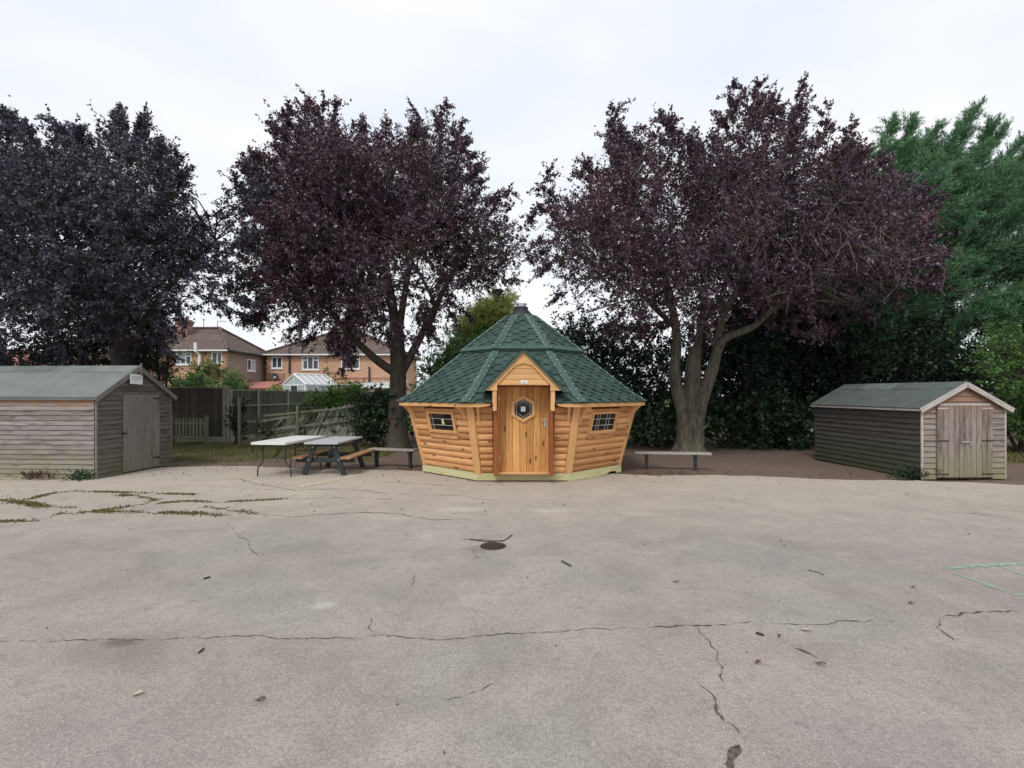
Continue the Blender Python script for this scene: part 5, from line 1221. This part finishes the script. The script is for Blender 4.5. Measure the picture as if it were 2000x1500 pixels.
def leafobj(px, py, l, w, mat, label, ang, name='fallen_leaf', grp=None):
    p = G(px, py); n_ = 7; m = MB(); top = []
    for i in range(n_): f = i / (n_ - 1); top.append((-l / 2 + l * f, w / 2 * math.sin(math.pi * f) ** .8, .006 + .012 * math.sin(f * 2.2) ** 2))
    vs = top + [(x, -y, z + .004) for x, y, z in top] + [(x, 0, z - .004) for x, y, z in top]
    m.add(vs, [(i, i + 1, 2 * n_ + i + 1, 2 * n_ + i) for i in range(n_ - 1)] + [(2 * n_ + i, 2 * n_ + i + 1, n_ + i + 1, n_ + i) for i in range(n_ - 1)])
    m.add([(-l * .5, .002, .010), (-l * .5, -.002, .010), (-l * .72, -.0015, .006), (-l * .72, .0015, .006)], [(0, 1, 2, 3)])
    o = m.build(name, mat); o.location = (p.x, p.y, .002); o.rotation_euler = (0, 0, ang); return tag(o, label, 'leaf', grp)
leafobj(1574, 1233, .075, .034, M['paleleaf'], 'pale yellow fallen leaf just below the long crack on the right', -.5)
leafobj(270, 1358, .06, .035, M['paleleaf'], 'pale fallen leaf lying in the lower left of the tarmac', .4)
leafobj(509, 1369, .06, .035, M['deadleaf'], 'dark brown fallen leaf left of centre near the bottom of the photo', .05)
leafobj(1320, 1138, .055, .03, M['redleaf'], 'red fallen leaf on open tarmac between drain cover and green lines', -.6)
leafobj(1603, 1299, .06, .028, M['deadleaf'], 'dark curled leaf below the short wide dirt patch on the right', -.6)
leafobj(1481, 1296, .045, .03, M['redleaf'], 'small red leaf left of the short wide dirt patch', .2)
leafobj(1780, 1180, .05, .03, M['redleaf'], 'reddish leaf just above the crack at the right edge', -.1)
leafobj(1784, 1149, .045, .026, M['redleaf'], 'small reddish leaf left of the faded green lines', .1)
leafobj(1522, 1245, .03, .022, M['redleaf'], 'tiny dark red leaf right of the dark twig below the long crack', .8)
def stick(pts, r, mat, label, name='twig'):
    o0 = Vector(pts[0]); o = MB().tube([Vector(p) - o0 + Vector((0, 0, r)) for p in pts], r, 6).build(name, mat); o.location = o0 + Vector((0, 0, .002)); return tag(o, label, 'twig')
M['greenstick'] = plain('dark_green_stick', (.03, .075, .06), .6, .3)
stick([G(1097, 1097), G(1106, 1102), G(1115, 1107)], .008, M['greenstick'], 'dark green stick lying right of the drain cover', 'stick')
stick([G(1477, 1238), G(1485, 1241), G(1492, 1243)], .008, M['barkdark'], 'dark twig under the long crack beside the tiny red leaf')
stick([G(388, 1277), G(393, 1273), G(398, 1268)], .006, M['barkdark'], 'short dark twig below the crack on the left')
stick([G(1578, 1114), G(1595, 1118), G(1610, 1124)], .004, M['twig'], 'thin pale twig on the tarmac left of the green lines')
stick([G(918, 1054), G(950, 1059), G(985, 1057), G(1000, 1046)], .006, M['barkdark'], 'bent dark twig just behind the drain cover')
stick([G(398, 1132), G(405, 1130), G(410, 1129)], .008, M['barkdark'], 'stubby dark twig on open tarmac at mid left')
# leaf litter nobody could count
V = []
def litter(n, fx, fy, smin, smax):
    for _ in range(n):
        x, y = fx(), fy(); l = rnd.uniform(smin, smax); a = rnd.uniform(0, 6.28); w = l * rnd.uniform(.2, .5); z = .006; c, s = math.cos(a), math.sin(a)
        for u, v, e in ((-l, 0, 0), (0, -w, rnd.uniform(0, .012)), (l, 0, rnd.uniform(0, .02)), (0, w, rnd.uniform(0, .012))): V.append((x + u * c - v * s, y + u * s + v * c, z + e))
litter(330, lambda: rnd.uniform(-9, 11), lambda: rnd.triangular(5.5, 11.8, 10.5), .012, .032)
litter(80, lambda: rnd.uniform(-6, 7), lambda: rnd.uniform(2.4, 6), .006, .016)
litter(260, lambda: rnd.uniform(2.5, 9.5), lambda: rnd.gauss(11.55, .25), .015, .04)
litter(240, lambda: rnd.uniform(-8, -2), lambda: rnd.gauss(12.3, .5), .012, .04)
litter(70, lambda: rnd.gauss(-2.6, .3), lambda: rnd.gauss(12.4, .15), .02, .05)
litter(140, lambda: rnd.gauss(3.6, .8), lambda: rnd.gauss(11.9, .15), .02, .05)
def along(a, b, n, sd, smin=.008, smax=.03):          # bits gathered along the foot of a wall
    for _ in range(n):
        f = rnd.random(); x, y = a[0] + (b[0] - a[0]) * f, a[1] + (b[1] - a[1]) * f; litter(1, lambda: x + rnd.gauss(0, sd * .4), lambda: y - abs(rnd.gauss(0, sd)), smin, smax)
along((-11.5, 10.90), (-8.6, 10.96), 170, .07); along((-8.45, 10.97), (-8.3, 13.0), 70, .07)
along((-.70, 10.63), (1.13, 10.63), 60, .06); along((-1.9, 11.85), (-.75, 10.65), 60, .06); along((1.15, 10.65), (2.4, 11.85), 60, .06)
along((8.3, 10.92), (10.2, 11.0), 110, .08); along((8.1, 14.2), (8.3, 11.0), 80, .08)
tag(link('leaf_litter', quads('leaf_litter', np.array(V)), M['deadleaf'], kind='stuff'), 'scattered small brown leaves and bits over the tarmac', 'leaf litter')
def weed(p, r, n, mat, label):
    q = np.random.default_rng(int(abs(p.x) * 100)); pp = q.normal(0, 1, (n, 3)) * np.array([r, r * .4, r * .4]); pp[:, 2] = np.abs(pp[:, 2]); d = nrmz(pp + np.array([0, 0, .1]))
    o = empty('weed', (p.x, p.y, 0), label, 'weed'); link('leaves', quads('leaves', leaf_quads(pp, d, np.full(n, .10), 8, .05, .03, seed=5)), M[mat], o, kind='stuff')
weed(Vector((-8.72, 10.88, 0)), .12, 60, 'ivy', 'green weed at the foot of the near corner of the grey shed')
weed(Vector((-9.6, 10.9, 0)), .16, 40, 'deadleaf', 'drift of brown dead leaves against the long side of the grey shed')
weed(Vector((8.17, 11.0, 0)), .16, 90, 'darkleaf', 'dark weed at the left corner of the double-doored shed')
